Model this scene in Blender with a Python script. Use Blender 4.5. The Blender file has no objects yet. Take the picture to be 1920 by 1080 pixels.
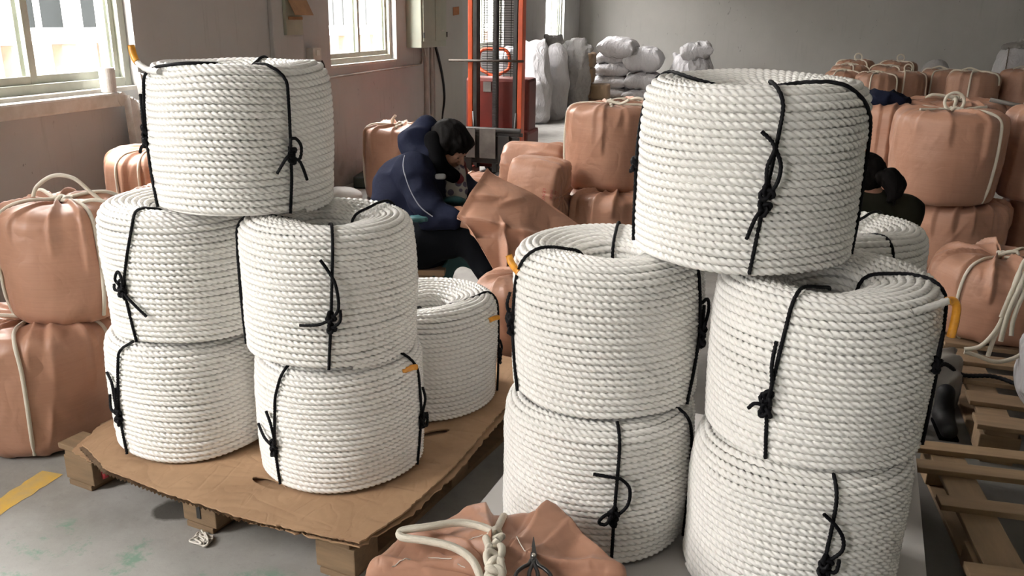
import bpy, bmesh, math, random
import numpy as np
from mathutils import Vector, Matrix
from mathutils.geometry import delaunay_2d_cdt

S = bpy.context.scene
COL = S.collection
PI = math.pi

# ---------------------------------------------------------------- camera, sky, exposure
cam_data = bpy.data.cameras.new('camera')
cam = bpy.data.objects.new('camera', cam_data)
COL.objects.link(cam)
cam_data.sensor_width = 36.0
cam_data.lens = 30.0
cam_data.clip_start = 0.02
def cam_axes(p, r, y):
    cp, sp, cr, sr, cy, sy = math.cos(p), math.sin(p), math.cos(r), math.sin(r), math.cos(y), math.sin(y)
    F = Vector((0, cp, -sp)); U = Vector((0, sp, cp)); R = Vector((1, 0, 0))
    R, U = R*cr + U*sr, U*cr - R*sr
    M = Matrix(((cy, -sy, 0), (sy, cy, 0), (0, 0, 1)))
    return M @ R, M @ U, M @ F
cR, cU, cF = cam_axes(math.radians(17.543), math.radians(0.834), math.radians(15.519))
m = Matrix((cR, cU, -cF)).transposed().to_4x4()
m.translation = Vector((0, 0, 1.4))
cam.matrix_world = m
S.camera = cam

world = bpy.data.worlds.new('overcast_sky'); S.world = world
world.use_nodes = True
bgn = world.node_tree.nodes['Background']
bgn.inputs[0].default_value = (1.0, 0.962, 0.935, 1)
bgn.inputs[1].default_value = 24.0
S.view_settings.view_transform = 'Standard'
S.view_settings.look = 'None'
S.view_settings.gamma = 1.0
S.view_settings.use_curve_mapping = False
S.view_settings.exposure = 1.2
S.cycles.diffuse_bounces = 5
S.cycles.max_bounces = 10
S.cycles.transparent_max_bounces = 12
S.cycles.caustics_reflective = False
S.cycles.caustics_refractive = False
S.cycles.sample_clamp_indirect = 4.0

WX = -3.35                       # inner face of the left wall
WIN_Y = [(-4.50, -3.15), (-0.84, 0.51), (2.82, 4.17), (6.48, 7.83), (10.14, 11.49), (13.85, 15.2)]
WIN_Z = (0.99, 3.1)
BACK_Y, RIGHT_X, NEAR_Y, CEIL = 16.5, 6.2, -7.0, 4.2
for (a, b) in WIN_Y:   # light portals: they only guide the sampling of the sky through the openings
    z0, z1 = WIN_Z
    ld = bpy.data.lights.new('window_portal', 'AREA')
    ld.shape = 'RECTANGLE'; ld.size = b - a; ld.size_y = z1 - z0
    ld.cycles.is_portal = True
    lo = bpy.data.objects.new('window_portal', ld); COL.objects.link(lo)
    lo.rotation_euler = Matrix(((0, 0, -1), (1, 0, 0), (0, -1, 0))).to_euler()      # facing into the room (+X)
    lo.location = (WX - 0.26, (a + b)/2, (z0 + z1)/2)

# ---------------------------------------------------------------- material helpers
def new_mat(name, col=(0.5, 0.5, 0.5), rough=0.6, metal=0.0, spec=0.5):
    mt = bpy.data.materials.new(name); mt.use_nodes = True
    b = mt.node_tree.nodes['Principled BSDF']
    b.inputs['Base Color'].default_value = (*col, 1)
    b.inputs['Roughness'].default_value = rough
    b.inputs['Metallic'].default_value = metal
    b.inputs['Specular IOR Level'].default_value = spec
    return mt
class NT:
    def __init__(s, mt): s.t = mt.node_tree; s.b = s.t.nodes['Principled BSDF']
    def n(s, typ, **kw):
        nd = s.t.nodes.new(typ)
        for k, v in kw.items():
            if k in nd.inputs: nd.inputs[k].default_value = v
            else: setattr(nd, k, v)
        return nd
    def l(s, a, b): s.t.links.new(a, b)
    def coord(s, kind='Object', scale=(1, 1, 1), rot=(0, 0, 0)):
        c = s.n('ShaderNodeTexCoord'); mp = s.n('ShaderNodeMapping')
        mp.inputs['Scale'].default_value = scale; mp.inputs['Rotation'].default_value = rot
        s.l(c.outputs[kind], mp.inputs[0]); return mp.outputs[0]
    def noise(s, vec, scale, detail=3.0, rough=0.55, dist=0.0):
        nd = s.n('ShaderNodeTexNoise'); nd.inputs['Scale'].default_value = scale
        nd.inputs['Detail'].default_value = detail; nd.inputs['Roughness'].default_value = rough
        nd.inputs['Distortion'].default_value = dist
        s.l(vec, nd.inputs['Vector']); return nd.outputs['Fac']
    def ramp(s, fac, stops):
        r = s.n('ShaderNodeValToRGB'); e = r.color_ramp.elements
        while len(e) < len(stops): e.new(0.5)
        for i, (p, c) in enumerate(stops):
            e[i].position = p; e[i].color = (*c, 1) if len(c) == 3 else c
        s.l(fac, r.inputs[0]); return r.outputs[0]
    def mix(s, fac, a, b, mode='MIX'):
        mx = s.n('ShaderNodeMix'); mx.data_type = 'RGBA'; mx.blend_type = mode
        for sock, v in ((mx.inputs[0], fac), (mx.inputs[6], a), (mx.inputs[7], b)):
            if hasattr(v, 'links'): s.l(v, sock)
            elif isinstance(v, (int, float)): sock.default_value = v
            else: sock.default_value = (*v, 1)
        return mx.outputs[2]
    def math(s, op, a, b=0.0, c=0.0):
        nd = s.n('ShaderNodeMath'); nd.operation = op
        for i, v in enumerate((a, b, c)):
            if hasattr(v, 'links'): s.l(v, nd.inputs[i])
            else: nd.inputs[i].default_value = v
        return nd.outputs[0]
    def sep(s, vec):
        nd = s.n('ShaderNodeSeparateXYZ'); s.l(vec, nd.inputs[0]); return nd.outputs
    def comb(s, x, y, z):
        nd = s.n('ShaderNodeCombineXYZ')
        for i, v in enumerate((x, y, z)):
            if hasattr(v, 'links'): s.l(v, nd.inputs[i])
            else: nd.inputs[i].default_value = v
        return nd.outputs[0]
    def bump(s, h, strength=0.3, dist=0.01):
        nd = s.n('ShaderNodeBump'); nd.inputs['Strength'].default_value = strength
        nd.inputs['Distance'].default_value = dist
        s.l(h, nd.inputs['Height']); s.l(nd.outputs[0], s.b.inputs['Normal'])
    def color(s, c): s.l(c, s.b.inputs['Base Color'])
    def rough(s, c): s.l(c, s.b.inputs['Roughness'])

def noisy_mat(name, c1, c2, scale=8, rough=0.6, bump=0.0, bscale=60, bdist=0.003, stretch=(1, 1, 1), spec=0.5, metal=0.0, lo=0.35, hi=0.65):
    mt = new_mat(name, c1, rough, metal, spec); t = NT(mt); v = t.coord('Object', stretch)
    t.color(t.ramp(t.noise(v, scale, 4), [(lo, c1), (hi, c2)]))
    if bump: t.bump(t.noise(v, bscale, 3), bump, bdist)
    return mt

# ---------------------------------------------------------------- object helpers
def mesh_np(name, V, Q, mats, smooth=True, uv=None, midx=None):
    V = np.asarray(V, np.float32).reshape(-1, 3)
    me = bpy.data.meshes.new(name)
    Q = np.asarray(Q, np.int32); k = Q.shape[1]
    me.vertices.add(len(V)); me.vertices.foreach_set('co', V.ravel())
    me.loops.add(Q.size); me.loops.foreach_set('vertex_index', Q.ravel())
    me.polygons.add(len(Q))
    me.polygons.foreach_set('loop_start', np.arange(0, Q.size, k, dtype=np.int32))
    me.polygons.foreach_set('loop_total', np.full(len(Q), k, np.int32))
    if midx is not None: me.polygons.foreach_set('material_index', np.asarray(midx, np.int32))
    if smooth: me.polygons.foreach_set('use_smooth', np.ones(len(Q), bool))
    if uv is not None:
        l = me.uv_layers.new(name='uv'); l.data.foreach_set('uv', np.asarray(uv, np.float32)[Q.ravel()].ravel())
    me.update(calc_edges=True); me.validate()
    for mt in (mats if isinstance(mats, (list, tuple)) else [mats]): me.materials.append(mt)
    return me
def obj(name, me, parent=None, loc=None, rot=None):
    o = bpy.data.objects.new(name, me); COL.objects.link(o)
    if parent: o.parent = parent
    if loc is not None: o.location = loc
    if rot is not None: o.rotation_euler = rot
    return o
def tag(o, label=None, cat=None, group=None, kind=None):
    if label: o['label'] = label
    if cat: o['category'] = cat
    if group: o['group'] = group
    if kind: o['kind'] = kind
    return o
def thing(name, label, cat, loc=(0, 0, 0), rot=(0, 0, 0), group=None):
    o = bpy.data.objects.new(name, None); COL.objects.link(o)
    o.empty_display_size = 0.05; o.location = loc; o.rotation_euler = rot
    return tag(o, label, cat, group)
def grid_quads(n, m, cu=False, cv=False):
    i, j = np.meshgrid(np.arange(n if cu else n - 1), np.arange(m if cv else m - 1), indexing='ij')
    i2 = (i + 1) % n; j2 = (j + 1) % m
    return np.stack([i*m + j, i2*m + j, i2*m + j2, i*m + j2], -1).reshape(-1, 4)
def bm_to(name, bm, mt, parent=None, smooth=False, loc=None, rot=None):
    me = bpy.data.meshes.new(name); bm.to_mesh(me); bm.free()
    for x in (mt if isinstance(mt, (list, tuple)) else [mt]): me.materials.append(x)
    if smooth:
        for p in me.polygons: p.use_smooth = True
    return obj(name, me, parent, loc, rot)
def add_box(bm, c, s, rot=None, bev=0.0, mi=0):
    r = bmesh.ops.create_cube(bm, size=1.0)['verts']
    M = Matrix.Translation(Vector(c)) @ (rot.to_4x4() if rot is not None else Matrix.Identity(4)) @ Matrix.Diagonal((*s, 1))
    bmesh.ops.transform(bm, matrix=M, verts=r)
    fs = set(f for v in r for f in v.link_faces)
    for f in fs: f.material_index = mi
    if bev:
        es = list({e for v in r for e in v.link_edges})
        bmesh.ops.bevel(bm, geom=es, offset=bev, segments=2, affect='EDGES', profile=0.6)
    return r
def box(name, c, s, mt, parent=None, bev=0.0, rot=None):
    bm = bmesh.new(); add_box(bm, c, s, rot, bev); return bm_to(name, bm, mt, parent)
def add_cyl(bm, a, b, r, seg=12, r2=None, caps=True, mi=0):
    a, b = Vector(a), Vector(b); d = b - a
    M = Matrix.Translation((a + b)/2) @ d.to_track_quat('Z', 'Y').to_matrix().to_4x4()
    vs = bmesh.ops.create_cone(bm, cap_ends=caps, segments=seg, radius1=r, radius2=r if r2 is None else r2, depth=d.length, matrix=M)['verts']
    for f in set(f for v in vs for f in v.link_faces): f.material_index = mi
def cyl(name, a, b, r, mt, parent=None, seg=14, r2=None):
    bm = bmesh.new(); add_cyl(bm, a, b, r, seg, r2); o = bm_to(name, bm, mt, parent)
    for p in o.data.polygons: p.use_smooth = len(p.vertices) == 4
    return o
def resample(P, ds=None, n=None):
    P = np.asarray(P, float); L = np.r_[0, np.cumsum(np.linalg.norm(np.diff(P, axis=0), axis=1))]
    if n is None: n = max(3, int(L[-1]/ds) + 1)
    q = np.linspace(0, L[-1], n)
    return np.stack([np.interp(q, L, P[:, k]) for k in range(3)], 1), q
def spline(P, sub=8, closed=False):
    P = np.asarray(P, float); n = len(P)
    if n < 3 and not closed: return resample(P, n=sub*2)[0]
    out = []
    rng_ = range(n if closed else n - 1)
    for i in rng_:
        if closed: p0, p1, p2, p3 = P[(i-1) % n], P[i], P[(i+1) % n], P[(i+2) % n]
        else: p0, p1, p2, p3 = P[max(i-1, 0)], P[i], P[i+1], P[min(i+2, n-1)]
        t = np.linspace(0, 1, sub, endpoint=False)[:, None]
        out.append(0.5*((2*p1) + (-p0+p2)*t + (2*p0-5*p1+4*p2-p3)*t**2 + (-p0+3*p1-3*p2+p3)*t**3))
    if not closed: out.append(P[-1:])
    return np.concatenate(out)
def tube_geo(P, r, nphi=8, lay=None, strands=3, depth=0.22, closed=False, taper=None):
    """Swept tube; with LAY it is a laid rope whose strands twist once per LAY metres."""
    P = np.asarray(P, float); n = len(P)
    T = np.gradient(P, axis=0)
    if closed: T = np.roll(P, -1, 0) - np.roll(P, 1, 0)
    T /= np.linalg.norm(T, axis=1)[:, None] + 1e-12
    N = np.zeros_like(P); a = np.array([0, 0, 1.0]) if abs(T[0][2]) < 0.9 else np.array([1.0, 0, 0])
    v = a - T[0]*(a @ T[0]); N[0] = v/np.linalg.norm(v)
    for i in range(1, n):
        v = N[i-1] - T[i]*(N[i-1] @ T[i]); N[i] = v/(np.linalg.norm(v) + 1e-12)
    B = np.cross(T, N)
    s = np.r_[0, np.cumsum(np.linalg.norm(np.diff(P, axis=0), axis=1))]
    ph = np.linspace(0, 2*PI, nphi, endpoint=False)
    rr = np.full((n, nphi), r, float)
    tw = np.zeros(n)
    if lay:
        tw = 2*PI*s/lay
        x = np.mod(ph[None, :] + tw[:, None] + PI/3, 2*PI/3) - PI/3
        rr = r*(0.44*np.cos(x) + np.sqrt(0.56**2 - (0.44*np.sin(x))**2))
    if taper is not None: rr = rr*np.asarray(taper)[:, None]
    V = P[:, None] + rr[..., None]*(N[:, None]*np.cos(ph)[None, :, None] + B[:, None]*np.sin(ph)[None, :, None])
    UV = np.stack([np.repeat(s[:, None], nphi, 1), (ph[None] + tw[:, None])*r], -1).reshape(-1, 2)
    V = V.reshape(-1, 3); Q = grid_quads(n, nphi, closed, True)
    if not closed:
        k = len(V); V = np.vstack([V, P[0], P[-1]])
        UV = np.vstack([UV, UV[0], UV[-1]])
        j = np.arange(nphi); j2 = (j + 1) % nphi
        c1 = np.stack([np.full(nphi, k), j2, j, j], 1); b = (n-1)*nphi
        c2 = np.stack([np.full(nphi, k+1), b + j, b + j2, b + j2], 1)
        Q = np.vstack([Q, c1, c2])
    return V, Q, UV
def join_geo(gs):
    Vs, Qs, Us, k = [], [], [], 0
    for V, Q, U in gs:
        Vs.append(V); Qs.append(Q + k); Us.append(U); k += len(V)
    return np.vstack(Vs), np.vstack(Qs), np.vstack(Us)
def quads_mesh(name, geo, mt, smooth=True):
    """Quads whose last two indices coincide become triangles."""
    V, Q, U = geo
    tri = Q[:, 2] == Q[:, 3]
    me = bpy.data.meshes.new(name)
    loops = np.concatenate([Q[~tri].ravel(), Q[tri][:, :3].ravel()]).astype(np.int32)
    nq, nt = int((~tri).sum()), int(tri.sum())
    me.vertices.add(len(V)); me.vertices.foreach_set('co', np.asarray(V, np.float32).ravel())
    me.loops.add(len(loops)); me.loops.foreach_set('vertex_index', loops)
    me.polygons.add(nq + nt)
    me.polygons.foreach_set('loop_start', np.r_[np.arange(nq)*4, nq*4 + np.arange(nt)*3].astype(np.int32))
    me.polygons.foreach_set('loop_total', np.r_[np.full(nq, 4), np.full(nt, 3)].astype(np.int32))
    if smooth: me.polygons.foreach_set('use_smooth', np.ones(nq + nt, bool))
    if U is not None:
        l = me.uv_layers.new(name='uv'); l.data.foreach_set('uv', np.asarray(U, np.float32)[loops].ravel())
    me.update(calc_edges=True)
    for x in (mt if isinstance(mt, (list, tuple)) else [mt]): me.materials.append(x)
    return me
def rope(name, P, r, mt, parent=None, lay=None, nphi=8, depth=0.22, ds=None, closed=False, smooth_sub=8):
    P = spline(P, smooth_sub, closed)
    P = resample(P, ds or max(r*0.7, 0.003))[0]
    return obj(name, quads_mesh(name, tube_geo(P, r, nphi, lay, depth=depth), mt), parent)
def smooth_noise(rng, n, knots):
    """n values of smooth random noise in about [-1, 1] with the given number of knots."""
    k = rng.uniform(-1, 1, knots + 3); x = np.linspace(0, knots, n); i = x.astype(int); f = x - i
    f = f*f*(3 - 2*f); return k[i]*(1 - f) + k[i+1]*f
def sines(rng, n, fmin, fmax):
    d = rng.normal(size=(n, 3)); d /= np.linalg.norm(d, axis=1)[:, None]
    fr = rng.uniform(fmin, fmax, n); return d*fr[:, None], rng.uniform(0, 2*PI, n), (fmin/fr)
def sine_noise(P, sn):
    d, ph, a = sn
    return (np.sin(P @ d.T*2*PI + ph)*a).sum(-1)/np.sqrt((a**2).sum())
# ---------------------------------------------------------------- materials
def wall_mat(name, base, dark, scuff):
    mt = new_mat(name, base, 0.85, 0, 0.2); t = NT(mt); v = t.coord('Object')
    c = t.ramp(t.noise(v, 0.9, 4, 0.6), [(0.35, dark), (0.62, base)])
    st = t.ramp(t.noise(t.coord('Object', (9, 9, 0.8)), 2.2, 4, 0.6), [(0.60, (0, 0, 0)), (0.78, (1, 1, 1))])
    c = t.mix(t.math('MULTIPLY', st, 0.45), c, scuff)
    mk = t.ramp(t.noise(t.coord('Object', (3, 3, 1.6)), 4.2, 3, 0.55, 1.5), [(0.705, (0, 0, 0)), (0.735, (1, 1, 1))])
    c = t.mix(t.math('MULTIPLY', mk, 0.55), c, (0.13, 0.12, 0.115))
    low = t.sep(v)[2]
    grime = t.math('MULTIPLY', t.ramp(low, [(0.0, (1, 1, 1)), (0.42, (0, 0, 0))]), t.ramp(t.noise(v, 4, 5, 0.7), [(0.42, (0, 0, 0)), (0.7, (1, 1, 1))]))
    c = t.mix(t.math('MULTIPLY', grime, 0.7), c, (0.16, 0.14, 0.12))
    t.color(c); t.bump(t.noise(v, 26, 5, 0.65), 0.18, 0.006)
    return mt
M = {}
M['wall'] = wall_mat('wall_plaster', (0.49, 0.487, 0.482), (0.43, 0.427, 0.422), (0.31, 0.30, 0.29))
M['wall_back'] = wall_mat('back_wall_plaster', (0.46, 0.45, 0.43), (0.42, 0.41, 0.39), (0.36, 0.35, 0.33))
M['ceiling'] = new_mat('ceiling_boards', (0.68, 0.67, 0.65), 0.9)
M['wall_plain'] = wall_mat('plain_wall_paint', (0.70, 0.69, 0.67), (0.64, 0.63, 0.61), (0.5, 0.49, 0.47))
def floor_mat():
    mt = new_mat('concrete_floor', (0.35, 0.34, 0.32), 0.7, 0, 0.35); t = NT(mt); v = t.coord('Object')
    c = t.ramp(t.noise(v, 3.0, 6, 0.65), [(0.3, (0.245, 0.235, 0.215)), (0.5, (0.325, 0.315, 0.295)), (0.72, (0.40, 0.39, 0.37))])
    sp = t.ramp(t.noise(v, 45, 3, 0.6), [(0.60, (0, 0, 0)), (0.72, (1, 1, 1))])
    c = t.mix(t.math('MULTIPLY', sp, 0.22), c, (0.16, 0.15, 0.14))
    xyz = t.sep(v)
    # worn green paint in the walkway in front of the pallets
    edge = t.math('ADD', t.math('MULTIPLY', t.noise(v, 2.2, 5, 0.6), 0.35), t.math('ADD', xyz[1], t.math('MULTIPLY', xyz[0], 0.10)))
    lane = t.ramp(edge, [(0.0, (1, 1, 1)), (1.0, (0, 0, 0))])
    r = t.t.nodes[-1]; r.color_ramp.elements[0].position = 0.50; r.color_ramp.elements[1].position = 0.60
    lane = t.ramp(t.math('MULTIPLY', edge, 0.4), [(0.682, (1, 1, 1)), (0.70, (0, 0, 0))])
    flakes = t.ramp(t.noise(v, 5.5, 6, 0.7), [(0.53, (0, 0, 0)), (0.60, (1, 1, 1))])
    faint = t.ramp(t.noise(v, 1.6, 4, 0.6), [(0.3, (0, 0, 0)), (0.7, (1, 1, 1))])
    pale = t.mix(t.math('MULTIPLY', faint, 0.5), c, (0.37, 0.385, 0.36))
    green = t.mix(t.math('MULTIPLY', flakes, 0.75), pale, (0.15, 0.28, 0.20))
    c = t.mix(lane, c, green)
    st = t.ramp(t.noise(v, 1.3, 3, 0.5, 1.0), [(0.58, (0, 0, 0)), (0.72, (1, 1, 1))])
    c = t.mix(t.math('MULTIPLY', st, 0.30), c, (0.17, 0.16, 0.145))
    # shade round the pallets on the right, painted into the floor colour
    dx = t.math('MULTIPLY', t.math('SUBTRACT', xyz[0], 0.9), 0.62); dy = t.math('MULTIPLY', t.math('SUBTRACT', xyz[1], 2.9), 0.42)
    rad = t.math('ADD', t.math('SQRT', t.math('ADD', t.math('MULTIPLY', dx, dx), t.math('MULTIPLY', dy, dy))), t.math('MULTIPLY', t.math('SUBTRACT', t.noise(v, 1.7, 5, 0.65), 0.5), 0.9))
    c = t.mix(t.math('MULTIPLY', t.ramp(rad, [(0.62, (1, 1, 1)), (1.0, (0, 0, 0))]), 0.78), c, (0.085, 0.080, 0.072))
    t.color(c); t.rough(t.ramp(t.noise(v, 7, 3), [(0.3, (0.5,)*3), (0.7, (0.8,)*3)]))
    t.bump(t.noise(v, 70, 4, 0.7), 0.25, 0.003)
    return mt
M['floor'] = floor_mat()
M['yellow_paint'] = noisy_mat('yellow_floor_paint', (0.66, 0.40, 0.06), (0.50, 0.36, 0.15), 14, 0.7, 0.2, 80)
def rope_mat(name, c1, c2, rough=0.34, fib=0.35):
    mt = new_mat(name, c1, rough, 0, 0.55); t = NT(mt)
    u = t.coord('UV', (60, 900, 1))
    f = t.noise(u, 1.0, 2, 0.6)
    t.color(t.ramp(f, [(0.3, c2), (0.6, c1)])); t.bump(f, fib, 0.002)
    t.b.inputs['Sheen Weight'].default_value = 0.1
    return mt
M['rope'] = rope_mat('white_laid_rope', (0.93, 0.918, 0.89), (0.89, 0.868, 0.815), 0.24)
M['cord'] = rope_mat('black_cord', (0.0045, 0.0045, 0.006), (0.009, 0.009, 0.011), 0.6, 0.3)
M['cord'].node_tree.nodes['Principled BSDF'].inputs['Specular IOR Level'].default_value = 0.15
M['cord'].node_tree.nodes['Principled BSDF'].inputs['Sheen Weight'].default_value = 0.0
M['orange_tape'] = noisy_mat('orange_tape', (0.80, 0.36, 0.03), (0.62, 0.25, 0.03), 60, 0.3)
M['white_cord'] = rope_mat('cream_braided_cord', (0.74, 0.69, 0.58), (0.58, 0.53, 0.43), 0.7, 0.8)

# ---------------------------------------------------------------- laid rope coils
ROPE_D = 0.0170
class CoilProfile:
    def __init__(s, R, h, rin):
        d = ROPE_D; c = R - d/2
        pts = [(c*0.985, d/2), (c*0.995, h*0.2), (c, h*0.45), (c*0.997, h*0.7), (c*0.985, h - 0.052)]
        for a in np.radians(np.linspace(12, 90, 8)):
            pts.append((c*0.985 - 0.036 + 0.036*math.cos(a), h - 0.052 + (0.052 - d/2)*math.sin(a)))
        top = h - d/2
        pts += [(c*0.985 - 0.065, top - 0.002), (rin + 0.05, top - 0.010), (rin + 0.028, top - 0.015)]
        for a in np.radians(np.linspace(60, 0, 5)):
            pts.append((rin + 0.028 - 0.028*math.cos(a), top - 0.043 + 0.028*math.sin(a)))
        pts.append((rin, h*0.42))
        P = np.array(pts); P3 = np.c_[P, np.zeros(len(P))]
        P3, q = resample(P3, 0.004)
        k = np.ones(5)/5
        sm = np.stack([np.convolve(np.pad(P3[:, i], 2, 'edge'), k, 'valid') for i in (0, 1)], 1)
        s.r, s.z, s.q = sm[:, 0], sm[:, 1], q
        T = np.gradient(sm, axis=0); T /= np.linalg.norm(T, axis=1)[:, None]
        s.nr, s.nz = T[:, 1], -T[:, 0]
        s.L = q[-1]; s.R, s.h, s.rin = R, h, rin
        s.qtop = q[np.argmax(s.z)]
    def at(s, q): return np.interp(q, s.q, s.r), np.interp(q, s.q, s.z), np.interp(q, s.q, s.nr), np.interp(q, s.q, s.nz)
    def q_side(s, z):
        i = int(np.argmax(s.z)); return float(np.interp(z, s.z[:i], s.q[:i]))
    def q_top(s, r):
        i = int(np.argmax(s.z)) - 3; return float(np.interp(-r, -s.r[i:], s.q[i:]))
def strand_profile(a, rs=0.53):
    """Outline of three strands laid together: the radius over the angle, 1 at a strand's crown."""
    c = 1 - rs; x = np.mod(a + PI/3, 2*PI/3) - PI/3
    return c*np.cos(x) + np.sqrt(rs*rs - (c*np.sin(x))**2)
def coil_mesh(name, R, h, rin, seed, ds=0.0031, nphi=12):
    rng = np.random.default_rng(seed); pr = CoilProfile(R, h, rin); d = ROPE_D
    turns = pr.L/(d*0.965)
    t = np.linspace(0, turns, int(turns*360)); q = t/turns*pr.L
    r, z, nr, nz = pr.at(q)
    # the wraps sit a little proud or slack together, and drift up and down along the coil
    th = 2*PI*t + rng.uniform(0, 6)
    def field(amp, kq, n=6):
        f = np.zeros(len(t))
        for _ in range(n):
            f += np.sin(rng.integers(1, 5)*th + q*rng.uniform(-kq, kq) + rng.uniform(0, 6))
        return f*amp/math.sqrt(n)
    wob = field(0.0026, 30) + smooth_noise(rng, len(t), int(turns*2.5))*0.0009
    slip = field(0.0030, 22) + smooth_noise(rng, len(t), int(turns*2.0))*0.0012
    side = np.clip((q - 0.05)/0.05, 0, 1)
    tilt = 0.004*np.sin(2*PI*t + rng.uniform(0, 6))*side
    r2 = r + nr*wob + (-nz)*slip; z2 = z + nz*wob + nr*slip + tilt
    z2 = np.maximum(z2, d/2)
    L = np.r_[0, np.cumsum(np.sqrt((np.diff(th)*r2[1:])**2 + np.diff(r2)**2 + np.diff(z2)**2))]
    s = np.arange(0, L[-1], ds)
    th, r2, z2, nr, nz = [np.interp(s, L, x) for x in (th, r2, z2, nr, nz)]
    ca, sa = np.cos(th), np.sin(th)
    C = np.stack([r2*ca, r2*sa, z2], 1)
    N = np.stack([nr*ca, nr*sa, nz], 1); B = np.stack([-nz*ca, -nz*sa, nr], 1)
    ph = np.radians(np.linspace(-101, 101, nphi))
    lay = 3.05*d
    a = ph[None] + 2*PI*s[:, None]/lay
    rho = (d/2)*1.07*strand_profile(a)
    V = C[:, None] + rho[..., None]*(N[:, None]*np.cos(ph)[None, :, None] + B[:, None]*np.sin(ph)[None, :, None])
    UV = np.stack([np.repeat(s[:, None], nphi, 1), a*d/2], -1).reshape(-1, 2)
    Q = grid_quads(len(s), nphi)[:, ::-1]
    qc = np.linspace(0, pr.L, 40); r, z, nr, nz = pr.at(qc); ac = np.linspace(0, 2*PI, 72, endpoint=False)
    rc, zc = r - nr*0.0025, np.maximum(z - nz*0.0025, 0.004)          # the next layer of rope underneath
    VC = np.stack([rc[None]*np.cos(ac)[:, None], rc[None]*np.sin(ac)[:, None], np.repeat(zc[None], 72, 0)], -1).reshape(-1, 3)
    QC = grid_quads(72, 40, True)
    V = np.vstack([V.reshape(-1, 3), VC]); UV = np.vstack([UV, VC[:, :2]])
    return mesh_np(name, V, np.vstack([Q, QC + len(s)*nphi]), M['rope'], True, UV)
_coil_cache = {}
def coil_variant(k):
    if k not in _coil_cache:
        R, h, rin = [(0.240, 0.375, 0.085), (0.238, 0.375, 0.080), (0.244, 0.385, 0.082), (0.240, 0.370, 0.090), (0.239, 0.378, 0.075)][k]
        _coil_cache[k] = (coil_mesh('rope_winding', R, h, rin, 11 + k*7), CoilProfile(R, h, rin))
    return _coil_cache[k]

def knot_points(scale, rng):
    t = np.linspace(0, 2*PI, 60, endpoint=False) + rng.uniform(0, 6)
    x = (np.sin(t) + 2*np.sin(2*t))/3; y = (np.cos(t) - 2*np.cos(2*t))/3; z = -np.sin(3*t)/2.2
    a = rng.uniform(0, 6); c, s_ = math.cos(a), math.sin(a)
    return np.stack([(x*c - y*s_)*scale, (x*s_ + y*c)*scale*1.25, z*scale*0.8], 1)
CORD_R = 0.0046
def tie(parent, pr, ctrl, knots=(), strands=(), seed=0, lie=0.002):
    """A black cord round the coil. CTRL: points on the profile, ('s', angle, z) on the side, ('t', angle, r) on top."""
    rng = np.random.default_rng(seed)
    off = ROPE_D/2 + CORD_R - lie
    qs, an = [], []
    for k, a, x in ctrl:
        qs.append(pr.q_side(x) if k == 's' else pr.q_top(x)); an.append(math.radians(a))
    o = np.argsort(qs); qs = np.array(qs)[o]; an = np.array(an)[o]
    q = np.arange(qs[0], qs[-1], 0.004); a = np.interp(q, qs, an)
    ker = np.ones(9)/9; a = np.convolve(np.pad(a, 4, 'edge'), ker, 'valid')
    r, z, nr, nz = pr.at(q); r = r + nr*off; z = z + nz*off
    P = np.stack([r*np.cos(a), r*np.sin(a), z], 1)
    t = obj('tie_cord', quads_mesh('tie_cord', tube_geo(P, CORD_R, 8, 0.026), M['cord']), parent)
    gs = []
    def frame(ang, zz):
        qq = pr.q_side(zz); r, z, nr, nz = pr.at(qq); aa = math.radians(ang)
        O = np.array([(r + off)*math.cos(aa), (r + off)*math.sin(aa), z])
        e1 = np.array([-math.sin(aa), math.cos(aa), 0]); e3 = np.array([math.cos(aa), math.sin(aa), 0]); e2 = np.array([0, 0, 1.0])
        return O, e1, e2, e3
    for (ang, zz, sc) in knots:
        O, e1, e2, e3 = frame(ang, zz)
        K = knot_points(sc, rng); K = O + K[:, :1]*e1 + K[:, 1:2]*e2 + (K[:, 2:] + sc*0.35)*e3
        gs.append(tube_geo(resample(np.vstack([K, K[:1]]), 0.004)[0], CORD_R*1.1, 7, 0.026))
    for (ang, zz, pts) in strands:
        O, e1, e2, e3 = frame(ang, zz); R = pr.R
        W = []
        for i, p in enumerate(pts):
            u, v = p[0], p[1]; w = p[2] if len(p) > 2 else 0.004
            drop = R - math.sqrt(max(R*R - min(abs(u), R*0.9)**2, 0))
            W.append(O + u*e1 + v*e2 + (w - drop*0.85)*e3)
        gs.append(tube_geo(resample(spline(W, 8), 0.004)[0], CORD_R, 8, 0.026))
    if gs: obj('knot', quads_mesh('knot', join_geo(gs), M['cord']), t)
    return t
def rope_end(parent, pts, tape_from=0.6, tape=True):
    P = resample(spline(pts, 8), 0.004)[0]; n = len(P); k = int(n*tape_from)
    obj('rope_end', quads_mesh('rope_end', tube_geo(P[:k+3], ROPE_D/2, 9, 0.06), M['rope']), parent)
    if tape: obj('end_tape', quads_mesh('end_tape', tube_geo(P[k:], ROPE_D/2*1.03, 9), M['orange_tape']), parent)
def cyl_pt(r, ang, z): a = math.radians(ang); return (r*math.cos(a), r*math.sin(a), z)

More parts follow.
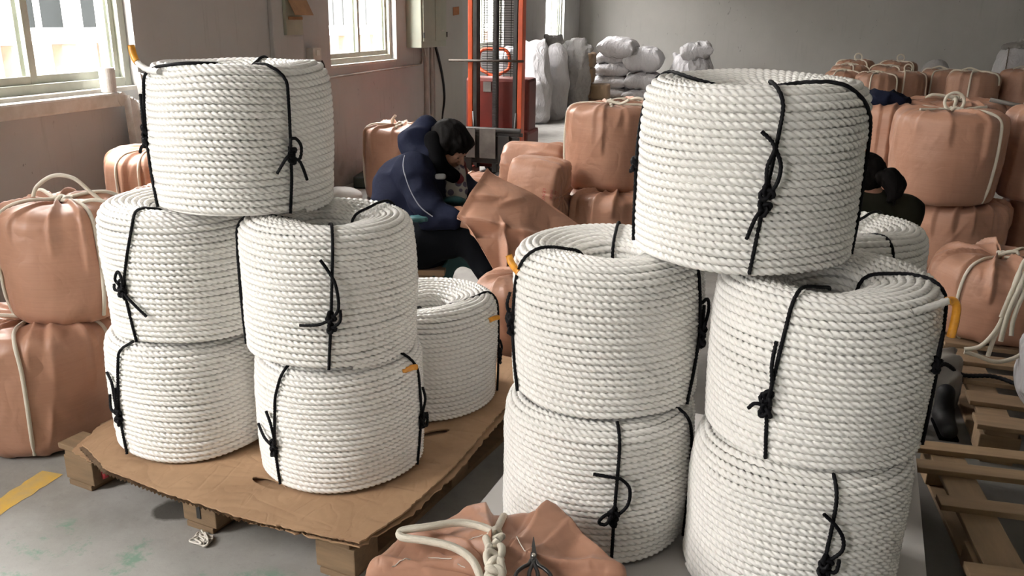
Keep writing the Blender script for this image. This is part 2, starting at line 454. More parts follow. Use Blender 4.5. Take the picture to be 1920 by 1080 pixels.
COILS = {}
def coil(key, var, x, y, z, rot, R, h, label, tiltx=0, tilty=0):
    me, pr = coil_variant(var)
    o = thing('rope_coil', label, 'rope coil', (x, y, z), (tiltx, tilty, 0), 'coils of white laid rope')
    o.scale = (R/pr.R, R/pr.R, h/pr.h)
    w = obj('rope_winding', me, o); w.rotation_euler = (0, 0, rot)
    COILS[key] = (o, pr); return o
coil('A1', 3, -1.584, 2.068, .160, 0.4, .239, .365, 'white rope coil on the cardboard, lowest of the stack beside the left brown bags')
coil('B1', 2, -1.08, 2.053, .160, 2.0, .239, .365, 'white rope coil on the cardboard at the front corner, lowest of its stack')
coil('C1', 0, -.999, 2.535, .160, 4.0, .239, .360, 'single unstacked white rope coil with an open hole, at the back of the cardboard')
coil('A2', 0, -1.556, 2.07, .525, 1.0, .236, .372, 'second-layer white rope coil on the left pallet, next to the upper brown bag')
coil('B2', 1, -1.085, 2.035, .525, 3.0, .237, .374, 'second-layer white rope coil at the front corner of the left pallet, knotted cord mid-face')
coil('T', 3, -1.35, 2.07, .897, 5.0, .241, .385, 'white rope coil topping the left pallet, orange taped rope end sticking up', 0.0, 0.01)
coil('E1', 2, -.312, 1.97, .150, 0.9, .243, .368, 'lowest white rope coil on the white board, right behind the bag with scissors')
coil('G1', 0, .17, 1.878, .150, 2.7, .243, .368, 'white rope coil cut by the bottom edge, next to the empty pine pallet')
coil('K1', 1, .245, 2.45, .150, 2.7, .240, .368, 'white rope coil at the rear of the white board, nearly hidden by others')
coil('E2', 1, -.308, 1.99, .518, 5.2, .234, .374, 'white rope coil under the left rim of the topmost right coil')
coil('G2', 1, .185, 1.9, .518, 0.2, .238, .374, 'white rope coil with a long orange taped end hanging at its right rim')
coil('K', 3, .245, 2.435, .518, 3.4, .240, .368, 'second-layer white rope coil at the rear, its rim lit behind the topmost coil')
coil('S', 2, -.007, 2.0, .893, 1.7, .246, .392, 'topmost white rope coil of the right stack, long knotted cord on its front')
def T(k, *a, **kw): return tie(COILS[k][0], COILS[k][1], *a, **kw)
# left pallet
T('T', [('s', -128, .012), ('s', -141, .175), ('s', -130, .343), ('t', -100, .21), ('t', -78, .19), ('t', -66, .1)],
  [(-139, .20, .012), (-140, .17, .012)], [(-139, .2, [(0, .07), (-.012, .04), (-.02, .0), (0, -.03)]), (-139, .17, [(0, 0), (-.02, -.015, .015), (-.035, -.03, .02)]), (-139, .2, [(0.0, .0), (.012, .04), (.004, .09)])], 1)
T('T', [('s', -31, .006), ('s', -29, .10), ('s', -28, .337), ('t', -40, .19), ('t', -50, .09)],
  [(-28.5, .165, .011), (-28.5, .145, .009)], [(-28.5, .16, [(0, 0), (-.022, -.008, .012), (-.045, -.045)]), (-28.5, .15, [(0, 0), (.02, -.012, .008), (.042, -.06)]), (-28.5, .165, [(-.004, .0), (-.006, .03, .01), (.008, .032, .012), (.024, .012, .01), (.018, -.018, .01), (.002, -.02)])], 2)
T('T', [('s', 100, .01), ('s', 100, .3), ('t', 100, .1)], seed=3)
T('A2', [('s', -96, .01), ('s', -101, .17), ('s', -88, .345), ('t', -98, .12), ('t', -100, .09)],
  [(-101, .172, .014), (-101, .15, .013)], [(-101, .17, [(0, 0), (-.014, .02, .012), (0, .045, .01), (.014, .02, .012), (0, 0)]), (-101, .155, [(0, 0), (.03, -.02, .008), (.072, -.062)]), (-101, .16, [(0, 0), (-.02, .0, .012), (-.032, .012)])], 4)
T('A2', [('s', 140, .01), ('s', 140, .3), ('t', 150, .1)], seed=5)
T('A1', [('s', -112, .004), ('s', -114, .142), ('s', -106, .345), ('t', -95, .205)],
  [(-114, .145, .012), (-114, .12, .013)], [(-114, .145, [(0, 0), (-.008, .04), (-.012, .09), (-.04, .115)]), (-114, .14, [(0, 0), (-.022, .012, .012), (-.04, .05)]), (-114, .145, [(0, 0), (.008, .03, .01), (.006, .08)])], 6)
T('B2', [('s', -66, .006), ('s', -63, .146), ('s', -60, .32), ('t', -59, .19), ('t', -58, .08)],
  [(-63, .155, .012), (-63, .125, .011)], [(-63, .15, [(-.002, 0), (-.03, -.012, .008), (-.078, -.016)]), (-63, .15, [(0, .0), (.02, .03, .012), (.016, .09, .008), (0, .125), (-.018, .155)]), (-63, .125, [(0, 0), (.022, .02, .012), (.024, .05, .01)])], 7)
T('B2', [('s', 62, .01), ('s', 62, .3), ('t', 60, .2), ('t', 38, .07)], seed=8)
T('B2', [('s', -150, .01), ('s', -150, .3), ('t', -140, .1), ('t', -130, .08)], seed=9)
T('B1', [('s', -110, .004), ('s', -112, .129), ('s', -108, .29), ('t', -100, .205)],
  [(-112, .135, .013), (-112, .11, .011)], [(-112, .13, [(0, 0), (-.03, .02, .01), (-.075, .045)]), (-112, .13, [(0, 0), (.014, .03, .01), (.004, .075, .01), (-.022, .105)])], 10)
T('B1', [('s', -3, .006), ('s', 5, .174), ('s', 1, .315), ('t', -12, .21)],
  [(4, .155, .013), (4, .135, .012)], [(4, .17, [(0, 0), (.012, .04, .01), (.006, .08)]), (4, .15, [(0, .0), (.02, .01, .012), (.018, -.03, .012), (0, -.02)])], 11)
T('C1', [('s', 16, .006), ('s', 16, .2), ('s', 20, .32), ('t', 25, .2), ('t', -32, .1), ('t', -34, .085)],
  [(16, .16, .013), (16, .13, .012)], [(16, .15, [(0, 0), (.016, .02, .012), (.014, .05)])], 12)
T('C1', [('s', -90, .01), ('s', -90, .3), ('t', -83, .12), ('t', -78, .085)], seed=13)
# right board
T('E2', [('s', -144, .006), ('s', -156, .161), ('s', -150, .29), ('t', -137, .2), ('t', -145, .08)],
  [(-156, .185, .012), (-156, .155, .013)], [(-156, .16, [(0, 0), (-.03, .014, .012), (-.055, .03)]), (-156, .185, [(0, 0), (-.012, .03, .012), (-.02, .06)])], 14)
T('E2', [('s', -22, .004), ('s', -12, .178), ('s', -20, .337), ('t', -30, .12)],
  [(-11, .19, .014), (-11, .16, .014)], [(-11, .18, [(0, 0), (.012, .05, .012), (0, .085, .01), (-.022, .08)]), (-11, .18, [(0, .02), (-.004, .07)])], 15)
T('E2', [('s', 93, .01), ('s', 93, .3), ('t', 93, .16), ('t', 92, .08)], seed=16)
T('E1', [('s', -70, .004), ('s', -70, .17), ('s', -69, .32), ('t', -69, .2)],
  [(-70.5, .165, .012), (-70.5, .14, .011)], [(-70.5, .15, [(0, 0), (.03, .035, .008), (.034, .08, .008), (.014, .108, .008), (-.004, .115, .01), (-.052, .12)]), (-70.5, .165, [(0, 0), (-.022, .0, .014), (-.036, -.018, .016), (-.02, -.022, .018), (-.008, .004, .02)])], 17)
T('E1', [('s', -12, .01), ('s', -12, .3), ('t', -20, .2)], seed=18)
T('G1', [('s', -75, .004), ('s', -77, .18), ('s', -75, .31), ('t', -75, .2)],
  [(-76.5, .19, .013), (-76.5, .165, .013)], [(-76.5, .19, [(0, 0), (.026, .03, .01), (.026, .06, .008), (.008, .09, .008), (-.018, .115)]), (-76.5, .17, [(0, 0), (.02, 0, .01), (.024, .03, .01)])], 19)
T('G2', [('s', -114, .004), ('s', -116, .13), ('s', -112, .28), ('t', -109, .17), ('t', -90, .09)],
  [(-116, .15, .014), (-116, .12, .014)], [(-116, .14, [(0, 0), (.01, .04, .012), (.004, .085, .008), (.006, .135)]), (-116, .13, [(0, 0), (-.02, .004, .014), (-.034, -.012, .014)])], 20)
T('G2', [('s', -12, .01), ('s', -10, .3), ('t', -7, .2), ('t', 21, .1), ('t', 0, .08)], [(-26, .22, .014)], [(-26, .2, [(0, 0), (.0, .05), (.01, .09)])], 21)
T('S', [('s', -84, .004), ('s', -81, .144), ('s', -77, .3), ('s', -76, .35), ('t', -82, .19), ('t', -72, .1)],
  [(-80, .18, .014), (-80.5, .15, .013)], [(-80, .18, [(0, 0), (-.006, .05, .012), (.004, .09, .012), (-.022, .118)]), (-80, .17, [(0, 0), (.016, .03, .012), (.020, .065, .010), (.008, .095)]), (-80.5, .15, [(0, 0), (-.016, -.02, .012), (-.028, -.065)])], 22)
T('S', [('s', -172, .01), ('s', -170, .186), ('s', -192, .35), ('t', -200, .2), ('t', -145, .085)], [(-170, .19, .013)], [(-170, .19, [(0, 0), (-.012, -.02, .012), (-.03, -.016)])], 23)
T('S', [('s', 0, .01), ('s', -10, .3), ('t', -45, .19), ('t', -66, .13), ('t', -70, .09)], seed=24)
T('K', [('s', 52, .01), ('s', 52, .3), ('t', 53, .19), ('t', 59, .09)], seed=25)
T('K', [('s', -60, .01), ('s', -60, .3), ('t', -60, .09)], seed=26)
rope_end(COILS['T'][0], [cyl_pt(.232, -110, .35), cyl_pt(.236, -122, .352), cyl_pt(.248, -131, .366), cyl_pt(.254, -134, .384), cyl_pt(.257, -135, .407)], .66)
rope_end(COILS['E2'][0], [cyl_pt(.222, -130, .30), cyl_pt(.234, -142, .31), cyl_pt(.245, -152, .325), cyl_pt(.252, -155, .345)], .5)
rope_end(COILS['B1'][0], [cyl_pt(.222, -30, .33), cyl_pt(.232, -18, .335), cyl_pt(.244, -8, .337), cyl_pt(.252, -5, .335)], .5)
rope_end(COILS['C1'][0], [cyl_pt(.222, -25, .31), cyl_pt(.232, -12, .315), cyl_pt(.244, -4, .318), cyl_pt(.25, 0, .315)], .55)
rope_end(COILS['G2'][0], [cyl_pt(.222, -50, .345), cyl_pt(.232, -36, .352), cyl_pt(.248, -25, .358), cyl_pt(.258, -22, .345), cyl_pt(.26, -22, .315), cyl_pt(.258, -22.5, .28)], .5)
# ---------------------------------------------------------------- room
def box_grid_wall(name, xr, ys, zs, holes, mt):
    """A thick wall spanning XR, cut into boxes along the window openings and joined into one mesh."""
    bm = bmesh.new()
    for i in range(len(ys) - 1):
        for j in range(len(zs) - 1):
            if (i, j) in holes: continue
            add_box(bm, ((xr[0]+xr[1])/2, (ys[i]+ys[i+1])/2, (zs[j]+zs[j+1])/2), (xr[1]-xr[0], ys[i+1]-ys[i], zs[j+1]-zs[j]))
    bmesh.ops.remove_doubles(bm, verts=bm.verts, dist=1e-5)
    seen = {}
    for f in bm.faces:
        k = tuple(round(x, 4) for x in f.calc_center_median()); seen.setdefault(k, []).append(f)
    bmesh.ops.delete(bm, geom=[f for v in seen.values() if len(v) > 1 for f in v], context='FACES')
    o = bm_to(name, bm, mt); return tag(o, kind='structure')
ys = [NEAR_Y] + [y for ab in WIN_Y for y in ab] + [BACK_Y + 0.24]
box_grid_wall('wall_left', (WX - 0.24, WX), ys, [0, WIN_Z[0], WIN_Z[1], CEIL], {(i, 1) for i in range(1, len(ys) - 1, 2)}, M['wall'])
def shell(name, c, s, mt): return tag(box(name, c, s, mt), kind='structure')
shell('wall_back', ((WX+RIGHT_X)/2, BACK_Y + .12, CEIL/2), (RIGHT_X-WX, .24, CEIL), M['wall_back'])
shell('wall_right', (RIGHT_X + .12, (NEAR_Y+BACK_Y)/2, CEIL/2), (.24, BACK_Y-NEAR_Y + .48, CEIL), M['wall_plain'])
shell('wall_near', ((WX+RIGHT_X)/2, NEAR_Y - .12, CEIL/2), (RIGHT_X-WX + .48, .24, CEIL), M['wall_plain'])
shell('ceiling', ((WX+RIGHT_X)/2, (NEAR_Y+BACK_Y)/2, CEIL + .1), (RIGHT_X-WX + .48, BACK_Y-NEAR_Y + .48, .2), M['ceiling'])
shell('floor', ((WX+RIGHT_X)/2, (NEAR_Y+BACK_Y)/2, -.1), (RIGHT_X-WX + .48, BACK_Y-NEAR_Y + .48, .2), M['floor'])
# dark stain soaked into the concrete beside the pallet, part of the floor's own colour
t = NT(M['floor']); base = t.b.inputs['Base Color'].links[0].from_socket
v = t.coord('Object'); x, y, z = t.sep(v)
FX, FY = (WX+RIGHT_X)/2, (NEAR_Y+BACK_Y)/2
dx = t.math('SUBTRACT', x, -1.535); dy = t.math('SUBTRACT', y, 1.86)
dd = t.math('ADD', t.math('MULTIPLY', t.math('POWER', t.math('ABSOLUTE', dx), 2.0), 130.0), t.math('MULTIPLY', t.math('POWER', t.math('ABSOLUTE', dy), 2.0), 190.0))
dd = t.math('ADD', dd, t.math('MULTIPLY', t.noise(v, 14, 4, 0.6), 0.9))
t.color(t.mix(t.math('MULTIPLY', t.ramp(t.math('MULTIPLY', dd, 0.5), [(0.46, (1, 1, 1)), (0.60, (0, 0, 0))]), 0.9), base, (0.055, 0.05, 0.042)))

def line_strip(pts, w):
    bm = bmesh.new(); rng = random.Random(len(pts)); n = 40
    a, b = Vector(pts[0]), Vector(pts[1]); d = (b - a).normalized(); p = Vector((-d.y, d.x, 0)); L = (b - a).length
    prev = None
    for i in range(n + 1):
        q = a + d*L*i/n; j = 0.004*rng.uniform(-1, 1)
        cur = (bm.verts.new(q + p*(w/2 + j) + Vector((0, 0, .0012))), bm.verts.new(q - p*(w/2 + j) + Vector((0, 0, .0012))))
        if prev: bm.faces.new((prev[0], prev[1], cur[1], cur[0]))
        prev = cur
    return tag(bm_to('floor_marking', bm, M['yellow_paint']), kind='structure')
line_strip([(-2.035, 1.2, 0), (-2.045, 1.93, 0)], .075)
line_strip([(-2.05, 2.4, 0), (-2.02, 13.0, 0)], .075)
line_strip([(-2.40, 1.30, 0), (-1.50, 1.455, 0)], .07)

M['frame'] = noisy_mat('pale_green_window_frame', (0.60, 0.63, 0.55), (0.50, 0.52, 0.45), 9, 0.4)
M['sill'] = noisy_mat('painted_sill', (0.62, 0.60, 0.56), (0.50, 0.47, 0.42), 12, 0.6, 0.2, 50)
def glass_mat():
    mt = bpy.data.materials.new('dusty_window_glass'); mt.use_nodes = True; nt = mt.node_tree
    nt.nodes.remove(nt.nodes['Principled BSDF']); out = nt.nodes['Material Output']
    tr = nt.nodes.new('ShaderNodeBsdfTransparent'); tr.inputs[0].default_value = (0.95, 0.95, 0.95, 1)
    gl = nt.nodes.new('ShaderNodeBsdfGlossy'); gl.inputs['Roughness'].default_value = 0.05
    mx = nt.nodes.new('ShaderNodeMixShader')
    mx.inputs[0].default_value = 0.05
    nt.links.new(tr.outputs[0], mx.inputs[1]); nt.links.new(gl.outputs[0], mx.inputs[2])
    nt.links.new(mx.outputs[0], out.inputs[0]); return mt
M['glass'] = glass_mat()
def frame_rect(bm, x, y0, y1, z0, z1, w, dpt):
    add_box(bm, (x, y0 + w/2, (z0+z1)/2), (dpt, w, z1-z0), bev=.004); add_box(bm, (x, y1 - w/2, (z0+z1)/2), (dpt, w, z1-z0), bev=.004)
    add_box(bm, (x, (y0+y1)/2, z0 + w/2), (dpt*.98, y1-y0-2*w, w), bev=.004); add_box(bm, (x, (y0+y1)/2, z1 - w/2), (dpt*.98, y1-y0-2*w, w), bev=.004)
def window(n, y0, y1):
    o = thing('window_%d' % n, None, None, (WX, (y0+y1)/2, WIN_Z[0])); tag(o, kind='structure')
    Z0, Z1 = 0.018, WIN_Z[1] - WIN_Z[0]; h = (y1-y0)/2
    bm = bmesh.new(); frame_rect(bm, -.105, -h, h, Z0, Z1, .05, .11); add_box(bm, (-.085, 0, Z0 + .045), (.012, 2*h - .1, .09)); add_box(bm, (-.085, h - .07, (Z0+Z1)/2), (.010, .03, Z1 - Z0 - .1))
    bm_to('window_frame', bm, M['frame'], o)
    for (a, b, x) in ((-h + .045, .03, -.082), (-.03, h - .045, -.118)):
        for (c, d) in ((Z0 + .045, 1.30), (1.30, Z1 - .045)):
            bm = bmesh.new(); frame_rect(bm, x, a, b, c, d, .045, .026); s = bm_to('sash', bm, M['frame'], o)
            box('pane', (x, (a+b)/2, (c+d)/2), (.004, b-a-.084, d-c-.084), M['glass'], s)
    box('window_sill', (-.075, 0, .008), (.148, 2*h - .004, .028), M['sill'], o, .004)
    return o
for i, (a, b) in enumerate(WIN_Y): window(i + 1, a, b)
# the thick round-ended ledge under the near window
bm = bmesh.new(); add_box(bm, (WX + .03, 3.0, .955), (.06, 1.90, .075), bev=.012); add_cyl(bm, (WX, 3.95, .955), (WX + .062, 3.95, .955), .0375, 20)
tag(bm_to('trim_1', bm, M['sill']), kind='structure')
tag(box('trim_2', (WX + .018, 5.78, CEIL/2), (.036, .42, CEIL), M['wall'], bev=.008), kind='structure')
tag(box('trim_3', (WX + .02, 9.2, CEIL/2), (.04, .9, CEIL), M['wall_back'], bev=.006), kind='structure')

# ---------------------------------------------------------------- what stands outside the windows
M['facade'] = noisy_mat('white_facade', (0.80, 0.80, 0.78), (0.72, 0.72, 0.70), 3, 0.8)
M['dark_pane'] = new_mat('dark_window_pane', (0.010, 0.012, 0.0125), 0.25, 0, 0.1)
M['red_brick'] = noisy_mat('red_brick', (0.22, 0.125, 0.09), (0.17, 0.095, 0.07), 14, 0.9)
M['outside_ground'] = noisy_mat('pale_concrete_yard', (0.55, 0.54, 0.51), (0.48, 0.47, 0.44), 2, 0.9)
M['white_frame'] = new_mat('white_window_frame', (0.82, 0.82, 0.80), 0.5)
tag(box('ground_yard', (-28.8, 5, -.13), (50, 70, .2), M['outside_ground']), kind='structure')
far = thing('building', 'white building with dark windows and a red brick base across the yard', 'building', (-8, 9, 0))
box('wall', (-.15, 3, 2.2), (.3, 34, 4.6), M['facade'], far)
for k in range(28):
    yy = -9.07 + k*1.05
    bm = bmesh.new(); frame_rect(bm, .03, yy - .45, yy + .45, 1.16, 2.7, .06, .08); add_box(bm, (.03, yy, 1.93), (.06, .06, 1.42))
    f = bm_to('window', bm, M['white_frame'], far)
    for s in (-1, 1): box('pane', (.015, yy + s*.21, 1.93), (.02, .36, 1.42), M['dark_pane'], f)
for k in range(40): box('brick_post', (.18, -12 + k*.72, .86), (.14, .22, .36), M['red_brick'], far)
box('ledge', (.14, 2.5, 1.075), (.30, 30, .05), M['facade'], far)

# ---------------------------------------------------------------- fittings on the left wall
M['box_paint'] = noisy_mat('grey_green_enamel', (0.36, 0.38, 0.30), (0.31, 0.33, 0.26), 6, 0.42, lo=.3, hi=.7)
M['dark_gap'] = new_mat('dark_gap', (0.03, 0.03, 0.028), 0.8)
M['paper_white'] = new_mat('white_paper', (0.70, 0.70, 0.66), 0.8)
M['cable'] = new_mat('black_cable', (0.012, 0.012, 0.013), 0.5)
M['pvc'] = noisy_mat('dusty_grey_pvc', (0.46, 0.43, 0.39), (0.36, 0.33, 0.30), 8, 0.6)
M['kraft'] = noisy_mat('brown_kraft_card', (0.36, 0.20, 0.10), (0.28, 0.155, 0.08), 9, 0.8)
eb = thing('electrical_cabinet', 'grey green electrical cabinet with two doors on the left wall by the second window', 'cabinet', (WX, 8.42, 1.11))
box('cabinet_body', (.08, 0, .45), (.16, .70, .90), M['box_paint'], eb, .006)
for s in (-1, 1):
    d = box('door', (.168, s*.165, .46), (.014, .318, .80), M['box_paint'], eb, .004)
    box('door_handle', (.012, -s*.12, .05) if False else (.180, s*.022, .62), (.012, .014, .05), M['dark_gap'], d)
    for z in (.12, .7): box('hinge', (.178, s*.322, z), (.012, .014, .05), M['dark_gap'], d)
box('paper_label', (.1765, -.05, .80), (.003, .16, .10), M['paper_white'], eb)
box('name_plate', (.1765, .2, .16), (.003, .07, .012), M['pvc'], eb)
box('cabinet_bracket', (.05, .02, -.10), (.02, .02, .20), M['pvc'], eb, rot=Matrix.Rotation(.35, 3, 'X'))
def pipe(name, pts, r, mt, label, cat, sub=6):
    return tag(rope(name, pts, r, mt, None, None, 10, ds=.02, smooth_sub=sub), label, cat)
pipe('conduit_pipe', [(WX + .015, 8.55, 0), (WX + .015, 8.55, .6), (WX + .015, 8.55, 1.10)], .028, M['pvc'], 'thick grey conduit running down the wall from the electrical cabinet', 'pipe')
pipe('conduit_pipe', [(WX + .015, 8.71, 0), (WX + .015, 8.71, .6), (WX + .015, 8.71, 1.10)], .018, M['pvc'], 'thin grey conduit beside the thick one under the electrical cabinet', 'pipe')
pipe('power_cable', [(WX + .05, 8.75, 1.10), (WX + .06, 8.80, 1.0), (WX + .05, 8.95, .78), (WX + .05, 9.00, .55), (WX + .04, 8.93, .3), (WX + .04, 8.93, .01)], .013, M['cable'], 'black power cable hanging down from the electrical cabinet', 'cable')
pipe('wire_duct', [(WX + .05, 5.57, .908), (WX + .012, 6.4, .92), (WX + .012, 8.25, .935), (WX + .012, 8.42, .95), (WX + .012, 8.46, 1.0), (WX + .012, 8.46, 1.10)], .009, M['pvc'], 'thin wall conduit running under the second window to the electrical cabinet', 'pipe')
so = thing('wall_switch', 'cream switch box on the left wall beside the second window', 'switch', (WX, 6.15, 1.07))
box('switch_box', (.03, 0, .045), (.06, .13, .09), M['sill'], so, .006); box('rocker', (.063, .0, .055), (.008, .05, .04), M['paper_white'], so, .002)
tag(rope('plug_lead', [(WX + .03, 6.27, 1.06), (WX + .035, 6.30, 1.0), (WX + .02, 6.31, .9), (WX + .015, 6.30, .7)], .008, M['cable'], ds=.02), 'dark lead hanging from the wall switch beside the second window', 'cable')
pn = thing('wall_panel', 'grey green wall panel with a brown card hanging over it, above the coils', 'panel', (WX + .036, 5.83, 1.32))
box('panel_plate', (.012, 0, .14), (.024, .24, .40), M['box_paint'], pn, .004)
cd = thing('hanging_card', 'brown card flap hanging in front of the grey green wall panel', 'card', (WX + .07, 5.86, 1.40))
bm = bmesh.new(); add_box(bm, (.03, 0, .055), (.004, .27, .12), Matrix.Rotation(-.45, 3, 'Y')); bm_to('card_flap', bm, M['kraft'], cd)
box('card_strip', (.0, -.03, -.022), (.004, .20, .02), M['kraft'], cd)
M['orange_card'] = noisy_mat('orange_brown_card', (0.42, 0.17, 0.06), (0.34, 0.13, 0.05), 20, 0.8)
tag(box('wall_card', (WX + .043, 9.42, 1.468), (.004, .20, .085), M['orange_card'], rot=Matrix.Rotation(.06, 3, 'X')), 'small orange brown card fixed to the wall right of the electrical cabinet', 'card')

# broken white boards leaning at the end of the near ledge
M['foam'] = noisy_mat('broken_white_board', (0.66, 0.65, 0.63), (0.55, 0.53, 0.50), 20, 0.8, 0.5, 60, 0.006)
def ragged_board(name, w, h, th, seed, mt, parent=None):
    """An upright board whose top edge is broken off; local x = thickness, y = width, z = height."""
    rng = random.Random(seed); n = 14; bm = bmesh.new(); rows = []
    for i in range(n + 1):
        y = -w/2 + w*i/n; top = h - abs(rng.gauss(0, .018)) - .05*(i/n)**2
        rows.append([bm.verts.new((x, y + rng.uniform(-.003, .003), z)) for x, z in ((0, 0), (th, 0), (th + rng.uniform(-.004, .004), top - rng.uniform(0, .02)), (0, top))])
    for a, b in zip(rows, rows[1:]):
        for k in range(4): bm.faces.new((a[k], a[(k+1) % 4], b[(k+1) % 4], b[k]))
    bm.faces.new(rows[0][::-1]); bm.faces.new(rows[-1])
    return bm_to(name, bm, mt, parent)
b1 = ragged_board('foam_board', .17, 1.10, .035, 4, M['foam']); b1.location = (WX + .19, 4.13, 0); b1.rotation_euler = (0, -.11, .2)
tag(b1, 'tall broken white board leaning on the wall past the near window ledge', 'board')
b2 = ragged_board('foam_board', .12, .98, .04, 7, M['foam']); b2.location = (WX + .11, 3.98, 0); b2.rotation_euler = (-.05, -.06, .15)
tag(b2, 'shorter broken white board beside the rounded end of the near window ledge', 'board')
tr = thing('tape_roll', 'short white roll standing on the end of the near window ledge', 'roll', (WX + .02, 3.90, .995))
bm = bmesh.new(); bmesh.ops.create_cone(bm, cap_ends=False, segments=24, radius1=.040, radius2=.040, depth=.125, matrix=Matrix.Translation((0, 0, .0625)))
bmesh.ops.solidify(bm, geom=bm.faces[:], thickness=.012); bm_to('roll_body', bm, M['foam'], tr)
# ---------------------------------------------------------------- wooden pallets
M['wood'] = noisy_mat('old_pallet_wood', (0.25, 0.165, 0.093), (0.18, 0.118, 0.066), 3.0, 0.75, 0.3, 40, 0.004, (2, 14, 14), lo=.3, hi=.7)
M['wood_pale'] = noisy_mat('raw_pine_plank', (0.27, 0.18, 0.098), (0.21, 0.138, 0.074), 3.0, 0.7, 0.2, 40, 0.003, (2, 14, 14), lo=.3, hi=.7)
M['wood_pale_y'] = noisy_mat('raw_pine_plank_y', (0.25, 0.165, 0.088), (0.195, 0.128, 0.068), 3.0, 0.7, 0.2, 40, 0.003, (14, 2, 14), lo=.3, hi=.7)
mt = new_mat('cardboard', (0.43, 0.275, 0.16), 0.8, 0, 0.3); t = NT(mt); v = t.coord('Object')
cb_ = t.ramp(t.noise(v, 4, 5, 0.65), [(0.35, (0.33, 0.205, 0.12)), (0.65, (0.44, 0.285, 0.17))])
cl_ = t.math('ABSOLUTE', t.math('SUBTRACT', t.noise(t.coord('Object', (1, 2.2, 1), (0, 0, .9)), 3.2, 2, 0.5, 0.5), 0.5)); lines = t.math('MINIMUM', t.math('MULTIPLY', cl_, 22.0), 1.0)
cl2 = t.math('MINIMUM', t.math('MULTIPLY', t.math('ABSOLUTE', t.math('SUBTRACT', t.noise(t.coord('Object', (2.4, 1, 1), (0, 0, .5)), 5.0, 2, 0.5, 0.8), 0.5)), 16.0), 1.0)
wear = t.ramp(t.noise(v, 26, 4, 0.7), [(0.62, (0, 0, 0)), (0.72, (1, 1, 1))])
t.color(t.mix(t.math('MULTIPLY', wear, 0.4), t.mix(t.math('MULTIPLY', t.math('SUBTRACT', 1.0, lines), 0.12), cb_, (0.27, 0.165, 0.095)), (0.25, 0.15, 0.085)))
t.bump(t.math('ADD', lines, t.math('MULTIPLY', cl2, 0.6)), 0.22, 0.005); M['kraft_board'] = mt
M['kraft_edge'] = noisy_mat('cardboard_flute', (0.33, 0.24, 0.16), (0.22, 0.15, 0.10), 30, 0.9)
def plank(name, c, s, mt, parent, seed=0, bev=.003):
    rng = random.Random(seed); o = box(name, c, s, mt, parent, bev)
    o.rotation_euler = (0, 0, 0); return o
def pallet(label, loc, rot, U, V, deck, mt, mty, blocks_u, blocks_v, z=(0.018, 0.10, 0.118, 0.136), plw=.09, inset=0.0, skids=True):
    """Local x along the deck planks, y across them. DECK lists the planks' y positions."""
    o = thing('wooden_pallet', label, 'pallet', loc, (0, 0, rot))
    for i, y in enumerate(deck):
        dj = (i*37 % 7 - 3)*.004
        box('deck_plank', (U/2 + dj, y, (z[2]+z[3])/2), (U, plw, z[3]-z[2]), mt, o, .003)
    for x in blocks_u:
        box('stringer_board', (x, V/2, (z[1]+z[2])/2), (.10, V, z[2]-z[1] - .001), mty, o, .003)
        if skids: box('bottom_skid', (x, V/2, z[0]/2), (.10, V, z[0]), mty, o, .003)
        for y in blocks_v:
            box('block', (x, y, (z[0]+z[1])/2), (.125, .105, z[1]-z[0] - .001), mty, o, .004)
    return o
p1_ = pallet('worn wooden pallet under the torn cardboard sheet and the left coil stack', (-1.958, 1.893, 0), -.183, 1.10, 1.10,
    [.045 + k*.145 for k in range(8)], M['wood'], M['wood'], (.065, .56, 1.035), (.055, .55, 1.045))
p2_ = pallet('wooden pallet under the white board and the right coil stack', (-.63, 1.735, 0), -.113, 1.08, 0.97,
    [.045 + k*.147 for k in range(7)], M['wood'], M['wood'], (.065, .54, 1.015), (.055, .48, .915))
pallet('empty pine pallet lying right beside the right coil stack, nearest the camera', (.625, 1.60, 0), .045, 1.05, 1.16,
    [.06, .22, .445, .775, .985, 1.12], M['wood_pale'], M['wood_pale_y'], (.11, .52, .93), (.06, .58, 1.10), (.015, .085, .102, .12), .062)
pallet('darker wooden pallet behind the empty pine pallet, carrying a large brown bag', (.82, 2.90, 0), -.05, 1.0, 1.40,
    [.045 + k*.2 for k in range(8)], M['wood'], M['wood'], (.065, .5, .935), (.055, .7, 1.39), (.018, .10, .118, .136), .10)
box('end_mark', (.56, .001, .06), (.014, .003, .045), M['dark_gap'], p1_)
M['red_cap'] = new_mat('red_plastic', (0.45, 0.04, 0.05), 0.4)
cyl('red_tag', (.135, .045, .045), (.131, .03, .044), .012, M['red_cap'], p1_)

